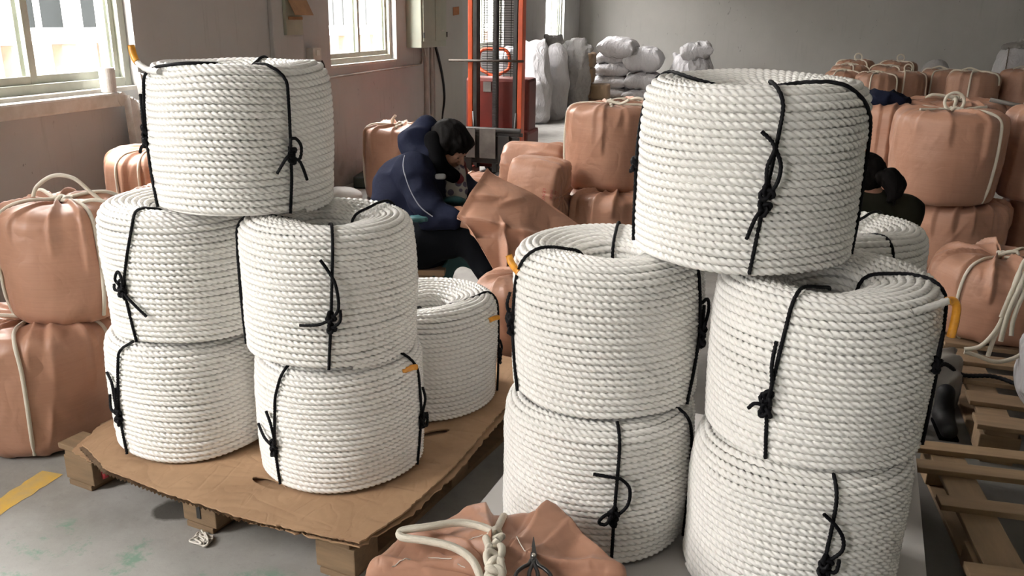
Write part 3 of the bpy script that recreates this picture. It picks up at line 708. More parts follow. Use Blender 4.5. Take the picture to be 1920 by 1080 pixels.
def poly_sheet(name, outline, holes, z0, th, mt, parent=None, zfun=None, step=.05, seed=0):
    """A flat board of irregular outline with holes: triangulated, then given its thickness."""
    rng = random.Random(seed)
    def inside(p, poly):
        c = False; j = len(poly) - 1
        for i in range(len(poly)):
            if (poly[i][1] > p[1]) != (poly[j][1] > p[1]) and p[0] < (poly[j][0]-poly[i][0])*(p[1]-poly[i][1])/(poly[j][1]-poly[i][1]) + poly[i][0]: c = not c
            j = i
        return c
    pts = []; edges = []
    for loop in [outline] + holes:
        k = len(pts); pts += [Vector(p) for p in loop]; edges += [(k + i, k + (i+1) % len(loop)) for i in range(len(loop))]
    xs = [p[0] for p in outline]; ysx = [p[1] for p in outline]
    x = min(xs) + step/2
    while x < max(xs):
        y = min(ysx) + step/2
        while y < max(ysx):
            q = (x + rng.uniform(-.2, .2)*step, y + rng.uniform(-.2, .2)*step)
            if inside(q, outline) and not any(inside(q, h) for h in holes): pts.append(Vector(q))
            y += step
        x += step
    r = delaunay_2d_cdt(pts, edges, [], 0, 1e-5)
    bm = bmesh.new(); zf = zfun or (lambda x, y: 0)
    vs = [bm.verts.new((p[0], p[1], z0 + zf(p[0], p[1]))) for p in r[0]]
    for f in r[2]:
        c = (sum(r[0][i][0] for i in f)/3, sum(r[0][i][1] for i in f)/3)
        if inside(c, outline) and not any(inside(c, h) for h in holes):
            try: bm.faces.new([vs[i] for i in f])
            except ValueError: pass
    bmesh.ops.recalc_face_normals(bm, faces=bm.faces)
    if bm.faces and sum(f.normal.z for f in bm.faces) < 0: bmesh.ops.reverse_faces(bm, faces=bm.faces)
    ret = bmesh.ops.extrude_face_region(bm, geom=bm.faces[:])
    for v in [g for g in ret['geom'] if isinstance(g, bmesh.types.BMVert)]: v.co.z += th
    bmesh.ops.recalc_face_normals(bm, faces=bm.faces)
    return bm_to(name, bm, mt, parent)
def ragged(pts, amp, step, seed, keep=()):
    rng = random.Random(seed); out = []
    for i, a in enumerate(pts):
        b = pts[(i+1) % len(pts)]; L = math.dist(a, b); n = max(1, int(L/step))
        for k in range(n):
            t_ = k/n; nx, ny = (b[1]-a[1])/L, -(b[0]-a[0])/L; j = rng.gauss(0, amp) if k else 0
            out.append((a[0] + (b[0]-a[0])*t_ + nx*j, a[1] + (b[1]-a[1])*t_ + ny*j))
    return out
cs = thing('cardboard_sheet', 'torn double cardboard sheet covering the left pallet, with hand holes', 'cardboard', (0, 0, 0))
def oval(cx, cy, a, b, rot): return [(cx + a*math.cos(t)*math.cos(rot) - b*math.sin(t)*math.sin(rot), cy + a*math.cos(t)*math.sin(rot) + b*math.sin(t)*math.cos(rot)) for t in np.linspace(0, 2*PI, 14, endpoint=False)]
top_pts = [(-1.868, 1.885), (-1.69, 1.778), (-1.465, 1.724), (-1.20, 1.676), (-1.02, 1.664), (-.845, 1.660), (-.795, 1.80), (-.748, 2.07), (-.722, 2.42), (-.66, 2.90), (-1.2, 3.02), (-1.72, 3.06), (-1.80, 2.5), (-1.88, 2.02)]
def droop(x, y): 
    u = (x + 1.958)*.983 - (y - 1.893)*.182; w = (x + 1.958)*.182 + (y - 1.893)*.983
    e = min(w + .07, 1.1 - u + .04, .2)
    return -.0013*max(0, (.06 - e)/.06)**1.5 + .0012*math.sin(x*23)*math.sin(y*19)
holes = [oval(-1.205, 1.842, .062, .020, -.25), oval(-.872, 2.262, .050, .018, .75)]
poly_sheet('top_sheet', ragged(top_pts, .0016, .010, 1), holes, .1525, .005, M['kraft_board'], cs, droop, .045, 2)
low_pts = [(-1.885, 1.86), (-1.75, 1.812), (-1.47, 1.738), (-1.386, 1.716), (-1.154, 1.680), (-1.0, 1.669), (-.846, 1.664), (-.782, 1.83), (-.735, 2.07), (-.71, 2.42), (-.655, 2.92), (-1.2, 3.04), (-1.74, 3.08), (-1.83, 2.5), (-1.92, 2.02)]
poly_sheet('lower_sheet', ragged(low_pts, .0028, .012, 3), [], .1375, .004, M['kraft_board'], cs, droop, .06, 4)
bm = bmesh.new()       # the fluting between the two sheets, along the torn edges
rng = random.Random(5)
for a, b in [((-1.86, 1.868), (-1.69, 1.772)), ((-1.69, 1.772), (-1.465, 1.722)), ((-1.465, 1.722), (-1.2, 1.676)), ((-1.2, 1.676), (-1.02, 1.670)), ((-1.02, 1.670), (-.855, 1.667)), ((-.852, 1.67), (-.805, 1.81)), ((-.805, 1.81), (-.757, 2.07)), ((-.757, 2.07), (-.732, 2.42)), ((-.732, 2.42), (-.67, 2.88))]:
    L = math.dist(a, b); n = int(L/.0075); d = Vector((b[0]-a[0], b[1]-a[1], 0)).normalized(); nn = Vector((-d.y, d.x, 0))
    prev = None
    for i in range(n + 1):
        p = Vector((*a, 0)) + d*L*i/n + nn*rng.uniform(-.002, .002)
        dz = droop(p.x, p.y); z = (.1425 if i % 2 else .1520) + dz
        cur = (bm.verts.new((p.x - nn.x*.003, p.y - nn.y*.003, z)), bm.verts.new((p.x + nn.x*.035, p.y + nn.y*.035, z)))
        if prev: bm.faces.new((prev[0], prev[1], cur[1], cur[0]))
        prev = cur
tag(bm_to('fluting', bm, M['kraft_edge'], cs), kind='stuff')
M['white_board'] = new_mat('white_plastic_board', (0.52, 0.505, 0.49), 0.45)
def rrect(u, v, r):
    out = []
    for cx, cy, a0 in ((u-r, r, -90), (u-r, v-r, 0), (r, v-r, 90), (r, r, 180)):
        for a in np.radians(np.linspace(a0, a0 + 90, 6)): out.append((cx + r*math.cos(a), cy + r*math.sin(a)))
    return out
wb = poly_sheet('white_board', rrect(1.105, 1.0, .03), [], 0, .011, M['white_board'], None, None, .2)
wb.location = (-.640, 1.725, .1375); wb.rotation_euler = (0, 0, -.113)
tag(wb, 'smooth white board with rounded corners lying under the right coil stack', 'board')

# ---------------------------------------------------------------- brown wrapped rope bags
def pp_mat(name, c1, c2, c3):
    mt = new_mat(name, c1, 0.42, 0, 0.45); t = NT(mt)
    v = t.coord('Object'); 
    c = t.ramp(t.noise(v, 5, 4, 0.6), [(0.3, c2), (0.65, c1)])
    weave = t.noise(t.coord('Object', (6, 6, 170)), 1.0, 2, 0.5)
    weave2 = t.noise(t.coord('Object', (160, 160, 5)), 1.0, 2, 0.5)
    c = t.mix(t.math('MULTIPLY', t.ramp(weave, [(0.35, (1, 1, 1)), (0.6, (0, 0, 0))]), 0.22), c, c3)
    t.color(c); t.rough(t.ramp(t.noise(v, 9, 3), [(0.3, (0.40,)*3), (0.7, (0.60,)*3)]))
    # creases of the stiff cloth: thin sharp lines where two noises cross
    cr1 = t.math('ABSOLUTE', t.math('SUBTRACT', t.noise(v, 7.0, 2, 0.5, 0.6), 0.5)); cr2 = t.math('ABSOLUTE', t.math('SUBTRACT', t.noise(v, 15.0, 2, 0.5, 0.4), 0.5))
    cre = t.math('ADD', t.math('MINIMUM', t.math('MULTIPLY', cr1, 5.0), 1.0), t.math('MULTIPLY', t.math('MINIMUM', t.math('MULTIPLY', cr2, 6.0), 1.0), 0.4))
    t.bump(t.math('ADD', t.math('MULTIPLY', t.math('ADD', weave, weave2), 0.06), cre), 0.27, 0.007)
    t.b.inputs['Sheen Weight'].default_value = 0.05
    return mt
M['pp'] = pp_mat('brown_woven_wrap', (0.405, 0.214, 0.140), (0.362, 0.187, 0.120), (0.292, 0.148, 0.094))
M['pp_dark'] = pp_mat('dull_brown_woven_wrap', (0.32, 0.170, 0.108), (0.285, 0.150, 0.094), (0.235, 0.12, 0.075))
M['red_ink'] = new_mat('red_ink', (0.32, 0.045, 0.04), 0.6)
class Bag:
    """A coil wrapped in woven cloth: a soft drum whose cloth is gathered in folds over the top and bottom."""
    def __init__(s, R, h, seed, nu=200, nv=96, sq=2.0, rt=0.07, rb=0.06, pleat=1.0, wr=1.0, bulge=0.02, ysc=1.0, folds=()):
        rng = np.random.default_rng(seed)
        P = [(0.001, 0.0), (R - rb, 0.0)]
        for a in np.radians(np.linspace(-80, 0, 7)): P.append((R - rb + rb*math.cos(a), rb + rb*math.sin(a)))
        P.append((R + bulge*R*2, h*0.5))
        for a in np.radians(np.linspace(0, 82, 8)): P.append((R - rt + rt*math.cos(a), h - rt*0.8 + rt*0.8*math.sin(a)))
        P += [(R*0.5, h + .004), (0.02, h - .004), (0.001, h - .006)]
        P3, q = resample(np.c_[np.array(P), np.zeros(len(P))], n=nv*4)
        k = np.ones(13)/13
        sm = np.stack([np.convolve(np.pad(P3[:, i], 6, 'edge'), k, 'valid') for i in (0, 1)], 1)
        # denser rows over the shoulder and top
        w = 0.6 + 1.3*np.exp(-((np.linspace(0, 1, nv*4) - .74)/.14)**2); cw = np.cumsum(w); cw = (cw - cw[0])/(cw[-1] - cw[0])
        v = np.interp(np.linspace(0, 1, nv), cw, np.linspace(0, 1, nv*4))
        x = np.linspace(0, 1, nv*4); r = np.interp(v, x, sm[:, 0]); z = np.interp(v, x, sm[:, 1])
        r[0] = r[-1] = 0.0008
        u = np.linspace(0, 2*PI, nu, endpoint=False)
        U, Vv = np.meshgrid(u, np.arange(nv), indexing='ij'); rr = r[Vv]; zz = z[Vv]
        sup = (np.abs(np.cos(U))**sq + np.abs(np.sin(U))**sq)**(-1/sq); sup = sup/np.sqrt((sup**2).mean())
        X = rr*sup*np.cos(U); Y = rr*sup*np.sin(U)*ysc; Z = zz.copy()
        tq = zz/h; rn = rr/R
        topm = np.clip((tq - .62)/.30, 0, 1); topm = topm*topm*(3 - 2*topm)
        botm = np.clip((.22 - tq)/.2, 0, 1)
        # pleats: cloth laid over itself, sharp on one side, running from the side up to the middle
        disp = np.zeros_like(X)
        K = int(rng.integers(10, 14))
        for k in range(K):
            a0 = 2*PI*(k + rng.uniform(-.35, .35))/K; wd = rng.uniform(.16, .42); A = rng.uniform(.008, .022)*pleat
            ln = rng.uniform(.40, .95); sg = rng.choice([-1, 1]); tw = rng.uniform(-.5, .5)
            d = (U - a0 - tw*(1 - rn)*topm + PI) % (2*PI) - PI; d = d*sg/wd
            f = np.where(d < 0, np.clip(1 + d, 0, 1)**1.7, np.clip(1 - 5*d, 0, 1))
            m_ = np.clip((tq - (1 - .55*(1-ln) - .28))/.22, 0, 1); m_ = m_*m_*(3-2*m_)
            disp += A*f*m_*np.clip(rn*3, 0, 1)
            f2 = np.where(d < 0, np.clip(1 + d, 0, 1)**2, np.clip(1 - 3*d, 0, 1))
            disp += A*.28*f2*botm*np.clip(rn*2, 0, 1)
        sn = sines(rng, 14, 1.6, 4.2); P0 = np.stack([X, Y, Z*0.6], -1)
        disp += .0042*wr*sine_noise(P0, sn)
        sn2 = sines(rng, 14, 5, 11); rid = 1 - np.abs(sine_noise(np.stack([X, Y, Z*.45], -1), sn2))
        disp += .0052*wr*(rid - .5)*(0.30 + .70*topm)
        # a few stiff diagonal creases down the side
        for k in range(9):
            a0 = rng.uniform(0, 2*PI); z0 = rng.uniform(.15, .8); sl = rng.uniform(-1.4, 1.4); ln = rng.uniform(.10, .35); w_ = rng.uniform(.02, .05)
            d = ((U - a0 - sl*(tq - z0) + PI) % (2*PI) - PI)/w_
            f = np.where(d < 0, np.exp(d*.55), np.exp(-(d*1.3)**2)); disp += rng.uniform(.003, .0075)*wr*f*np.exp(-((tq - z0)/ln)**2)
        Nn = s.normals(X, Y, Z)
        X, Y, Z = X + Nn[..., 0]*disp, Y + Nn[..., 1]*disp, Z + Nn[..., 2]*disp
        for (x0, y0, x1, y1, w_, A, sg) in folds:       # flaps: a fold line, steep on one side, running out flat on the other
            p = np.stack([X - x0, Y - y0], -1); ab = np.array([x1 - x0, y1 - y0]); t_ = np.clip((p @ ab)/(ab @ ab), 0, 1)
            q_ = p - t_[..., None]*ab; sd = (p[..., 0]*ab[1] - p[..., 1]*ab[0])*sg; d = np.linalg.norm(q_, axis=-1)/w_
            Z = Z + A*np.where(sd > 0, np.clip(1 - d*.5, 0, 1), np.clip(1 - d*3.2, 0, 1))*np.clip((tq - .78)/.15, 0, 1)
        # gathered mouth in the middle of the top
        c = np.exp(-(rn/.16)**2)*topm; Z = Z + c*.006*np.sin(U*5 + 1)
        Z = np.maximum(Z, 0)
        s.G = np.stack([X, Y, Z], -1); s.N = s.normals(X, Y, Z); s.R, s.h, s.nu, s.nv, s.zc = R, h, nu, nv, z
    @staticmethod
    def normals(X, Y, Z):
        G = np.stack([X, Y, Z], -1); du = np.roll(G, -1, 0) - np.roll(G, 1, 0); dv = np.gradient(G, axis=1)
        n = np.cross(du, dv); L = np.linalg.norm(n, axis=-1, keepdims=True); return n/(L + 1e-12)
    def mesh(s, mt): return mesh_np('wrapper', s.G.reshape(-1, 3), grid_quads(s.nu, s.nv, True), mt, True)
    def pt(s, u, v, off=0.0):
        """Surface point at angle U (radians) and row position V in 0..1."""
        fu = (u % (2*PI))/(2*PI)*s.nu; i = int(fu) % s.nu; f = fu - int(fu); fv = min(max(v, 0), 1)*(s.nv - 1); j = min(int(fv), s.nv - 2); g = fv - j
        def b(A): return (A[i, j]*(1-f) + A[(i+1) % s.nu, j]*f)*(1-g) + (A[i, j+1]*(1-f) + A[(i+1) % s.nu, j+1]*f)*g
        return b(s.G) + b(s.N)*off
    def cord(s, ang, r, v0=.16, sway=0.0, v1=None):
        """A cord from the foot of one side over the top (and down the other side unless V1 stops it)."""
        P = []
        for v in np.linspace(v0, 0.985, 46): P.append(s.pt(math.radians(ang) + sway*math.sin(v*4), v, r*.8))
        if v1 is None:
            for v in np.linspace(0.985, v0, 46): P.append(s.pt(math.radians(ang) + PI + sway*math.sin(v*3), v, r*.8))
        P = np.array(P); k = np.ones(7)/7
        return np.stack([np.convolve(np.pad(P[:, i], 3, 'edge'), k, 'valid') for i in range(3)], 1)
def simple_knot(c, sc, r, seed):
    K = knot_points(sc, np.random.default_rng(seed)) + np.array(c)
    return tube_geo(resample(np.vstack([K, K[:1]]), r*.7)[0], r, 9)
_bags = {}
def bag_mesh(key, **kw):
    if key not in _bags: b = Bag(**kw); _bags[key] = (b, b.mesh(kw.get('mat', M['pp'])))
    return _bags[key]
def add_cords(o, b, cords, loops, cr, seed, knots=True):
    gs = []
    for i, a in enumerate(cords):
        a, kw = (a, {}) if not isinstance(a, tuple) else a
        gs.append(tube_geo(resample(b.cord(a, cr, **kw), cr*.8)[0], cr, 9))
    if not gs and not loops: return
    c = obj('binding_cord', quads_mesh('binding_cord', join_geo(gs), M['white_cord']), o) if gs else o
    ks = []
    if knots:
        top = b.pt(0, 1.0); ks.append(simple_knot(top + np.array([0, 0, cr*1.5]), cr*2.2, cr, seed))
        ks.append(simple_knot(top + np.array([cr*4, cr, cr*1.4]), cr*1.8, cr, seed + 1))
    for L in loops:
        top = b.pt(0, 1.0); ks.append(tube_geo(resample(spline(np.array(L) + top, 8), cr*.8)[0], cr, 9))
    if ks: obj('cord_knot', quads_mesh('cord_knot', join_geo(ks), M['white_cord']), c)
NB = [0]
def bag(label, x, y, z, R, h, seed, cords=(), loops=(), rot=0.0, lean=(0, 0), cr=.0065, mat='pp', knots=True, cat='bag', group='brown woven bags of rope', **kw):
    b = Bag(R, h, seed, **kw)
    o = thing('rope_bag', label, cat, (x, y, z), (lean[0], lean[1], rot), group)
    obj('wrapper', b.mesh(M[mat]), o); add_cords(o, b, cords, loops, cr, seed, knots); o['_n'] = 0; del o['_n']
    return o, b
def arch(r, tilt=0.0, az=0.0, w=.6, c=(0, 0, 0), n=9):
    """A standing loop of cord: radius R, turned by AZ, leaning by TILT."""
    P = []
    for t in np.linspace(-PI*(.5 - w*.0), PI*1.5*1.0, n):
        x = r*math.cos(t); zz = r + r*math.sin(t); yv = zz*math.sin(tilt); zz = zz*math.cos(tilt)
        P.append((x*math.cos(az) - yv*math.sin(az) + c[0], x*math.sin(az) + yv*math.cos(az) + c[1], zz + c[2]))
    return P
# left
bag('pinkish brown bag on the floor at the left edge, under another bag', -2.27, 2.16, 0, .235, .425, 3, [(-62, {'sway': .12}), (20, {})], rot=0, wr=1.3)
bag('upper pinkish brown bag at the left edge, with a tall arched cord handle', -2.18, 2.26, .420, .192, .385, 5, [(-128, {'sway': .03}), (-20, {})],
    [[(-.06, -.05, 0), (-.045, -.04, .05), (.0, -.01, .085), (.05, .02, .075), (.09, .04, .03), (.12, .05, 0)], [(-.12, -.10, -.005), (-.07, -.06, .006), (-.04, -.04, .01)], [(.10, -.02, 0), (.13, .0, .012), (.17, .03, .0)]], wr=.8)
bag('tall brown bag near the wall past the near window, cords down its side', -2.86, 3.66, 0, .27, .745, 8, [(-75, {}), (-100, {'sway': .02})], cr=.007)
bag('low brown bag with a folded cloth top, tucked behind the top left coil', -2.46, 3.30, 0, .235, .645, 9, [], knots=False, pleat=1.8)
# middle
bag('tall pale brown bag behind the seated person, a thick cord knot on top', -2.70, 6.35, 0, .285, .575, 12, [(-165, {}), (-80, {'v0': .8})], [[(-.06, -.03, 0), (-.05, -.04, .05), (-.02, -.05, .085)], [(.0, -.03, .01), (.08, 0, .02), (.16, .02, .0)]], cr=.011, pleat=1.4)
bag('tall brown bag standing on a low one between the person and the right stack', -.90, 5.55, .345, .275, .53, 13, [(-175, {}), (-80, {'v0': .8})], [[(-.02, -.06, .01), (-.0, -.08, .035), (.07, -.10, .02), (.12, -.12, .04), (.13, -.12, .05)]], cr=.009)
bag('low brown bag under the tall bag right of the seated person', -.85, 5.40, 0, .28, .355, 14, [], knots=False, pleat=1.8)
bag('brown bag behind the tall stacked one, cord knots on its top', -.80, 6.13, 0, .27, .85, 15, [(-160, {'v0': .7})], [[(-.06, 0, .01), (.0, -.04, .03), (.06, -.06, .02), (.12, -.08, .05)], [(.04, -.05, .02), (.1, -.1, .03), (.15, -.12, .01)]], cr=.010)
# right
bag('brown bag in the right row with a round cord loop standing on top', 1.09, 5.48, .415, .292, .515, 21, [(-50, {'sway': .10}), (-150, {'v0': .75})], [arch(.052, .1, .1), [(-.09, -.01, .004), (-.04, 0, .012), (.0, 0, .012), (.05, -.01, .012)]], cr=.0085, pleat=1.2)
bag('squat brown bag beneath the one with the round cord loop', 1.22, 5.52, 0, .262, .415, 22, [(-150, {})], pleat=1.3)
bag('brown bag right of the one with the round cord loop, a metal rod on it', 1.72, 5.72, .415, .285, .53, 23, [(-118, {'sway': .05}), (-40, {'v0': .75})], [[(-.0, -.02, .01), (.01, -.02, .06), (.05, -.01, .075), (.1, 0, .05), (.14, .02, .03)]], cr=.0085)
bag('squat brown bag at the right edge beneath the one carrying the metal rod', 1.80, 5.75, 0, .28, .412, 24, [])
bag('tall brown bag with long folds, left of the one with the round cord loop', .845, 6.03, 0, .272, .915, 25, [(-30, {'sway': .02})], cr=.0085, pleat=1.6)
bag('brown bag behind the one with the round loop, long cord handle across it', 1.30, 6.55, 0, .31, .905, 26, [(-100, {'v0': .7})], [[(-.20, -.12, .02), (-.16, -.14, .045), (-.05, -.12, .03), (.02, -.10, .01), (.08, -.1, .005)]], cr=.011, pleat=1.2)
bag('large low brown bag on the darker pallet, small cord bow on top', 1.06, 3.93, .137, .265, .335, 27, [(-128, {'sway': -.08})], [[(-.03, -.06, .01), (.0, -.07, .035), (.035, -.08, .04), (.03, -.09, .02), (-.01, -.08, .012)]], cr=.007, pleat=1.5, rt=.12)
# far right groups
row = [(1.06, 12.1, .24, .80, 'leftmost of the front row in the far bag group'), (1.40, 11.65, .245, .81, 'middle one of the front row in the far bag group'), (1.77, 12.0, .255, .82, 'rightmost of the front row in the far bag group, cord loop on top'),
       (1.17, 12.62, .24, .85, 'left one of the second row in the far bag group'), (1.68, 12.62, .25, .85, 'right one of the second row in the far bag group'),
       (1.28, 13.15, .25, .90, 'left one of the last row in the far bag group'), (1.83, 13.17, .25, .90, 'right one of the last row in the far bag group')]
for i, (x, y, R, h, l) in enumerate(row):
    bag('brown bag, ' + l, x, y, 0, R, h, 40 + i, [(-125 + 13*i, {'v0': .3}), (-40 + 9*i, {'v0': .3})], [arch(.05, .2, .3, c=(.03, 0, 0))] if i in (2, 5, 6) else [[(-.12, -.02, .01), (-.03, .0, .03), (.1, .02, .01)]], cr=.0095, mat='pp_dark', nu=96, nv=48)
for i, (x, y, R, h, l) in enumerate([(2.26, 12.28, .265, .84, 'leftmost of the three far bags at the right'), (2.46, 11.55, .285, .86, 'middle one of the three far bags at the right, cord across its face'), (3.06, 11.75, .28, .89, 'rightmost of the three far bags, cut by the picture edge')]):
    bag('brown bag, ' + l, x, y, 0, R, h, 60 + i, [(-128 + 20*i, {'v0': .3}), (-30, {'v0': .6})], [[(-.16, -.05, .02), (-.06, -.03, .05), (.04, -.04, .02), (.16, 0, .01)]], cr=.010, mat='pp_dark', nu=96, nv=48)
# the bag in the foreground, its cloth folded over the top in big stiff flaps
FG, fgb = bag('brown bag at the bottom edge carrying the black scissors and a thick cord braid', -.425, 1.42, 0, .272, .298, 31, [], knots=False, pleat=.35, nu=260, nv=150, rt=.035, wr=.55,
    folds=[(-.100, .262, -.035, .10, .05, .034, 1), (.052, .275, .010, .10, .055, .040, -1), (.052, .275, .262, .10, .05, .020, 1), (-.25, .11, -.03, .075, .05, .016, -1), (-.24, -.01, -.05, .03, .035, .012, -1), (-.08, .03, .05, -.03, .04, .014, 1), (.07, .072, .25, .10, .022, .016, -1), (.03, .20, .02, .12, .03, -.012, 1)])
# lying bags behind the cloth
o, b = bag('wrinkled brown bag lying on its side beyond the limp bag, rounded end facing left', -1.86, 6.12, .235, .235, .46, 33, [], rot=0, lean=(0, PI/2), knots=False, sq=2.8, pleat=1.2, wr=1.5)
o.location = (-1.78, 6.12, .30)
o.rotation_euler = (0, PI/2 + .04, .08)
TX, txb = bag('brown bag tilted on its side with red printing, against the tall stacked bag', -1.33, 4.95, .235, .228, .33, 34, [], rot=.05, lean=(0, PI/2), knots=False, sq=3.4, pleat=.9, wr=.7, rb=.03, rt=.05, nu=240, nv=96, ysc=.72)
TX.location = (-1.425, 5.16, .375); TX.rotation_euler = (.10, PI/2 + .08, -.04)
bag('low brown bag with crumpled top between the person and the raised cloth', -1.86, 5.30, 0, .25, .40, 36, [], knots=False, pleat=1.8, wr=1.8)
bag('pinkish brown bag on the floor between the two coil stacks', -.82, 3.24, 0, .22, .40, 37, [], knots=False, pleat=1.2, wr=1.4)
# ---------------------------------------------------------------- soft volumes: smooth union of rounded cones, ellipsoids
class Field:
    def __init__(s, lo, hi, h):
        s.lo = np.array(lo, float); s.h = h; s.n = np.ceil((np.array(hi) - s.lo)/h).astype(int) + 1
        s.F = np.full(s.n, 0.5, np.float32)
    def _slice(s, a, b):
        i = np.clip(((np.array(a) - s.lo)/s.h).astype(int) - 1, 0, s.n - 1); j = np.clip(((np.array(b) - s.lo)/s.h).astype(int) + 2, 1, s.n)
        g = [s.lo[k] + s.h*np.arange(i[k], j[k]) for k in range(3)]
        X = np.stack(np.meshgrid(*g, indexing='ij'), -1).astype(np.float32)
        return tuple(slice(i[k], j[k]) for k in range(3)), X
    def _mix(s, sl, d, k, sub):
        f = s.F[sl]
        if sub: d = -d; a, b = f, d; hh = np.clip(.5 - .5*(b - a)/max(k, 1e-5), 0, 1); s.F[sl] = b*(1-hh) + a*hh + k*hh*(1-hh)
        else:
            hh = np.clip(.5 + .5*(d - f)/max(k, 1e-5), 0, 1); s.F[sl] = d*(1-hh) + f*hh - k*hh*(1-hh)
    def cone(s, a, b, ra, rb, k=.02, sub=False):
        a, b = np.array(a, float), np.array(b, float); R = max(ra, rb) + k + .03
        sl, X = s._slice(np.minimum(a, b) - R, np.maximum(a, b) + R)
        ab = b - a; t_ = np.clip(((X - a) @ ab)/(ab @ ab + 1e-12), 0, 1)
        d = np.linalg.norm(X - a - t_[..., None]*ab, axis=-1) - (ra + (rb - ra)*t_)
        s._mix(sl, d, k, sub)
    def chain(s, pts, rs, k=.02):
        for i in range(len(pts) - 1): s.cone(pts[i], pts[i+1], rs[i], rs[i+1], k)
    def ell(s, c, r, k=.02, rot=None, sub=False, pw=2.0):
        c, r = np.array(c, float), np.array(r, float); R = max(r) + k + .03
        sl, X = s._slice(c - R, c + R); L = X - c
        if rot is not None: L = L @ rot           # columns of rot are the local axes
        if pw == 2.0: q = np.linalg.norm(L/r, axis=-1); q2 = np.linalg.norm(L/(r*r), axis=-1); d = q*(q - 1)/(q2 + 1e-9)
        else: q = (np.abs(L/r)**pw).sum(-1)**(1/pw); d = (q - 1)*min(r)
        s._mix(sl, d, k, sub)
    def noise(s, amp, rng, fmin, fmax, n=12, scale=(1, 1, 1)):
        sn = sines(rng, n, fmin, fmax); g = [s.lo[k] + s.h*np.arange(s.n[k]) for k in range(3)]
        near = np.argwhere(np.abs(s.F) < .06); P = np.stack([g[k][near[:, k]] for k in range(3)], 1)*np.array(scale)
        s.F[tuple(near.T)] += amp*sine_noise(P, sn).astype(np.float32)
    def ridges(s, amp, rng, fmin, fmax, n=10, scale=(1, 1, 1)):
        sn = sines(rng, n, fmin, fmax); g = [s.lo[k] + s.h*np.arange(s.n[k]) for k in range(3)]
        near = np.argwhere(np.abs(s.F) < .06); P = np.stack([g[k][near[:, k]] for k in range(3)], 1)*np.array(scale)
        s.F[tuple(near.T)] -= amp*(1 - 1.6*np.abs(sine_noise(P, sn))).astype(np.float32)
    def mesh(s, name, mt, matfun=None):
        F = s.F; neg = F < 0; n = s.n
        c = np.zeros(n - 1, int)
        for dx in (0, 1):
            for dy in (0, 1):
                for dz in (0, 1): c += neg[dx:n[0]-1+dx, dy:n[1]-1+dy, dz:n[2]-1+dz]
        cell = (c > 0) & (c < 8); idx = -np.ones(n - 1, int); ids = np.argwhere(cell); idx[cell] = np.arange(len(ids))
        acc = np.zeros((len(ids), 3)); cnt = np.zeros(len(ids))
        for ax in range(3):
            o1, o2 = [a for a in range(3) if a != ax]
            for u in (0, 1):
                for v in (0, 1):
                    off = np.zeros(3, int); off[o1] = u; off[o2] = v
                    p = ids + off; q = p.copy(); q[:, ax] += 1
                    fa = F[tuple(p.T)]; fb = F[tuple(q.T)]; m_ = (fa < 0) != (fb < 0)
                    t_ = np.where(m_, fa/(fa - fb + 1e-12), 0); pos = p.astype(float); pos[:, ax] += t_
                    acc[m_] += pos[m_]; cnt[m_] += 1
        V = s.lo + s.h*acc/cnt[:, None]
        Q = []
        for ax in range(3):
            o1, o2 = [(1, 2), (2, 0), (0, 1)][ax]
            a = [slice(None)]*3; b = [slice(None)]*3; a[ax] = slice(0, -1); b[ax] = slice(1, None)
            na, nb = neg[tuple(a)], neg[tuple(b)]; e = np.argwhere(na != nb)
            e = e[(e[:, o1] > 0) & (e[:, o2] > 0) & (e[:, o1] < n[o1]-1) & (e[:, o2] < n[o2]-1)]
            flip = na[tuple(e.T)]
            def at_(du, dv):
                k = e.copy(); k[:, o1] += du; k[:, o2] += dv; return idx[tuple(k.T)]
            q = np.stack([at_(-1, -1), at_(0, -1), at_(0, 0), at_(-1, 0)], 1)
            q[~flip] = q[~flip][:, ::-1]; Q.append(q)
        Q = np.vstack(Q); Q = Q[(Q >= 0).all(1)]
        midx = None
        if matfun is not None: midx = matfun(V[Q].mean(1))
        return mesh_np(name, V, Q, mt, True, None, midx)

# ---------------------------------------------------------------- sacks, bales and parcels at the back
def cloth_mat(name, c1, c2, rough=0.6, b=0.38):
    mt = new_mat(name, c1, rough, 0, 0.35); t = NT(mt); v = t.coord('Object', (1, 1, .55))
    t.color(t.ramp(t.noise(v, 6, 3), [(0.3, c2), (0.7, c1)]))
    c1_ = t.math('ABSOLUTE', t.math('SUBTRACT', t.noise(v, 5, 3, 0.55, 0.9), 0.5)); c2_ = t.math('ABSOLUTE', t.math('SUBTRACT', t.noise(v, 13, 2, 0.6, 0.6), 0.5))
    t.bump(t.math('ADD', t.math('MINIMUM', t.math('MULTIPLY', c1_, 4.5), 1.0), t.math('MULTIPLY', t.math('MINIMUM', t.math('MULTIPLY', c2_, 5.0), 1.0), 0.5)), b, 0.028)
    return mt
M['white_sack'] = cloth_mat('white_woven_sack', (0.52, 0.51, 0.525), (0.45, 0.44, 0.455), .45)
M['grey_sack'] = cloth_mat('grey_woven_sack', (0.36, 0.35, 0.345), (0.29, 0.28, 0.275), .55)
M['grey_cloth'] = cloth_mat('grey_cloth', (0.25, 0.24, 0.22), (0.19, 0.18, 0.17), .7)
M['parcel'] = noisy_mat('brown_parcel_paper', (0.33, 0.225, 0.14), (0.27, 0.18, 0.11), 6, .6, .3, 24, .012)
M['twine'] = new_mat('brown_twine', (0.09, 0.07, 0.05), 0.9)
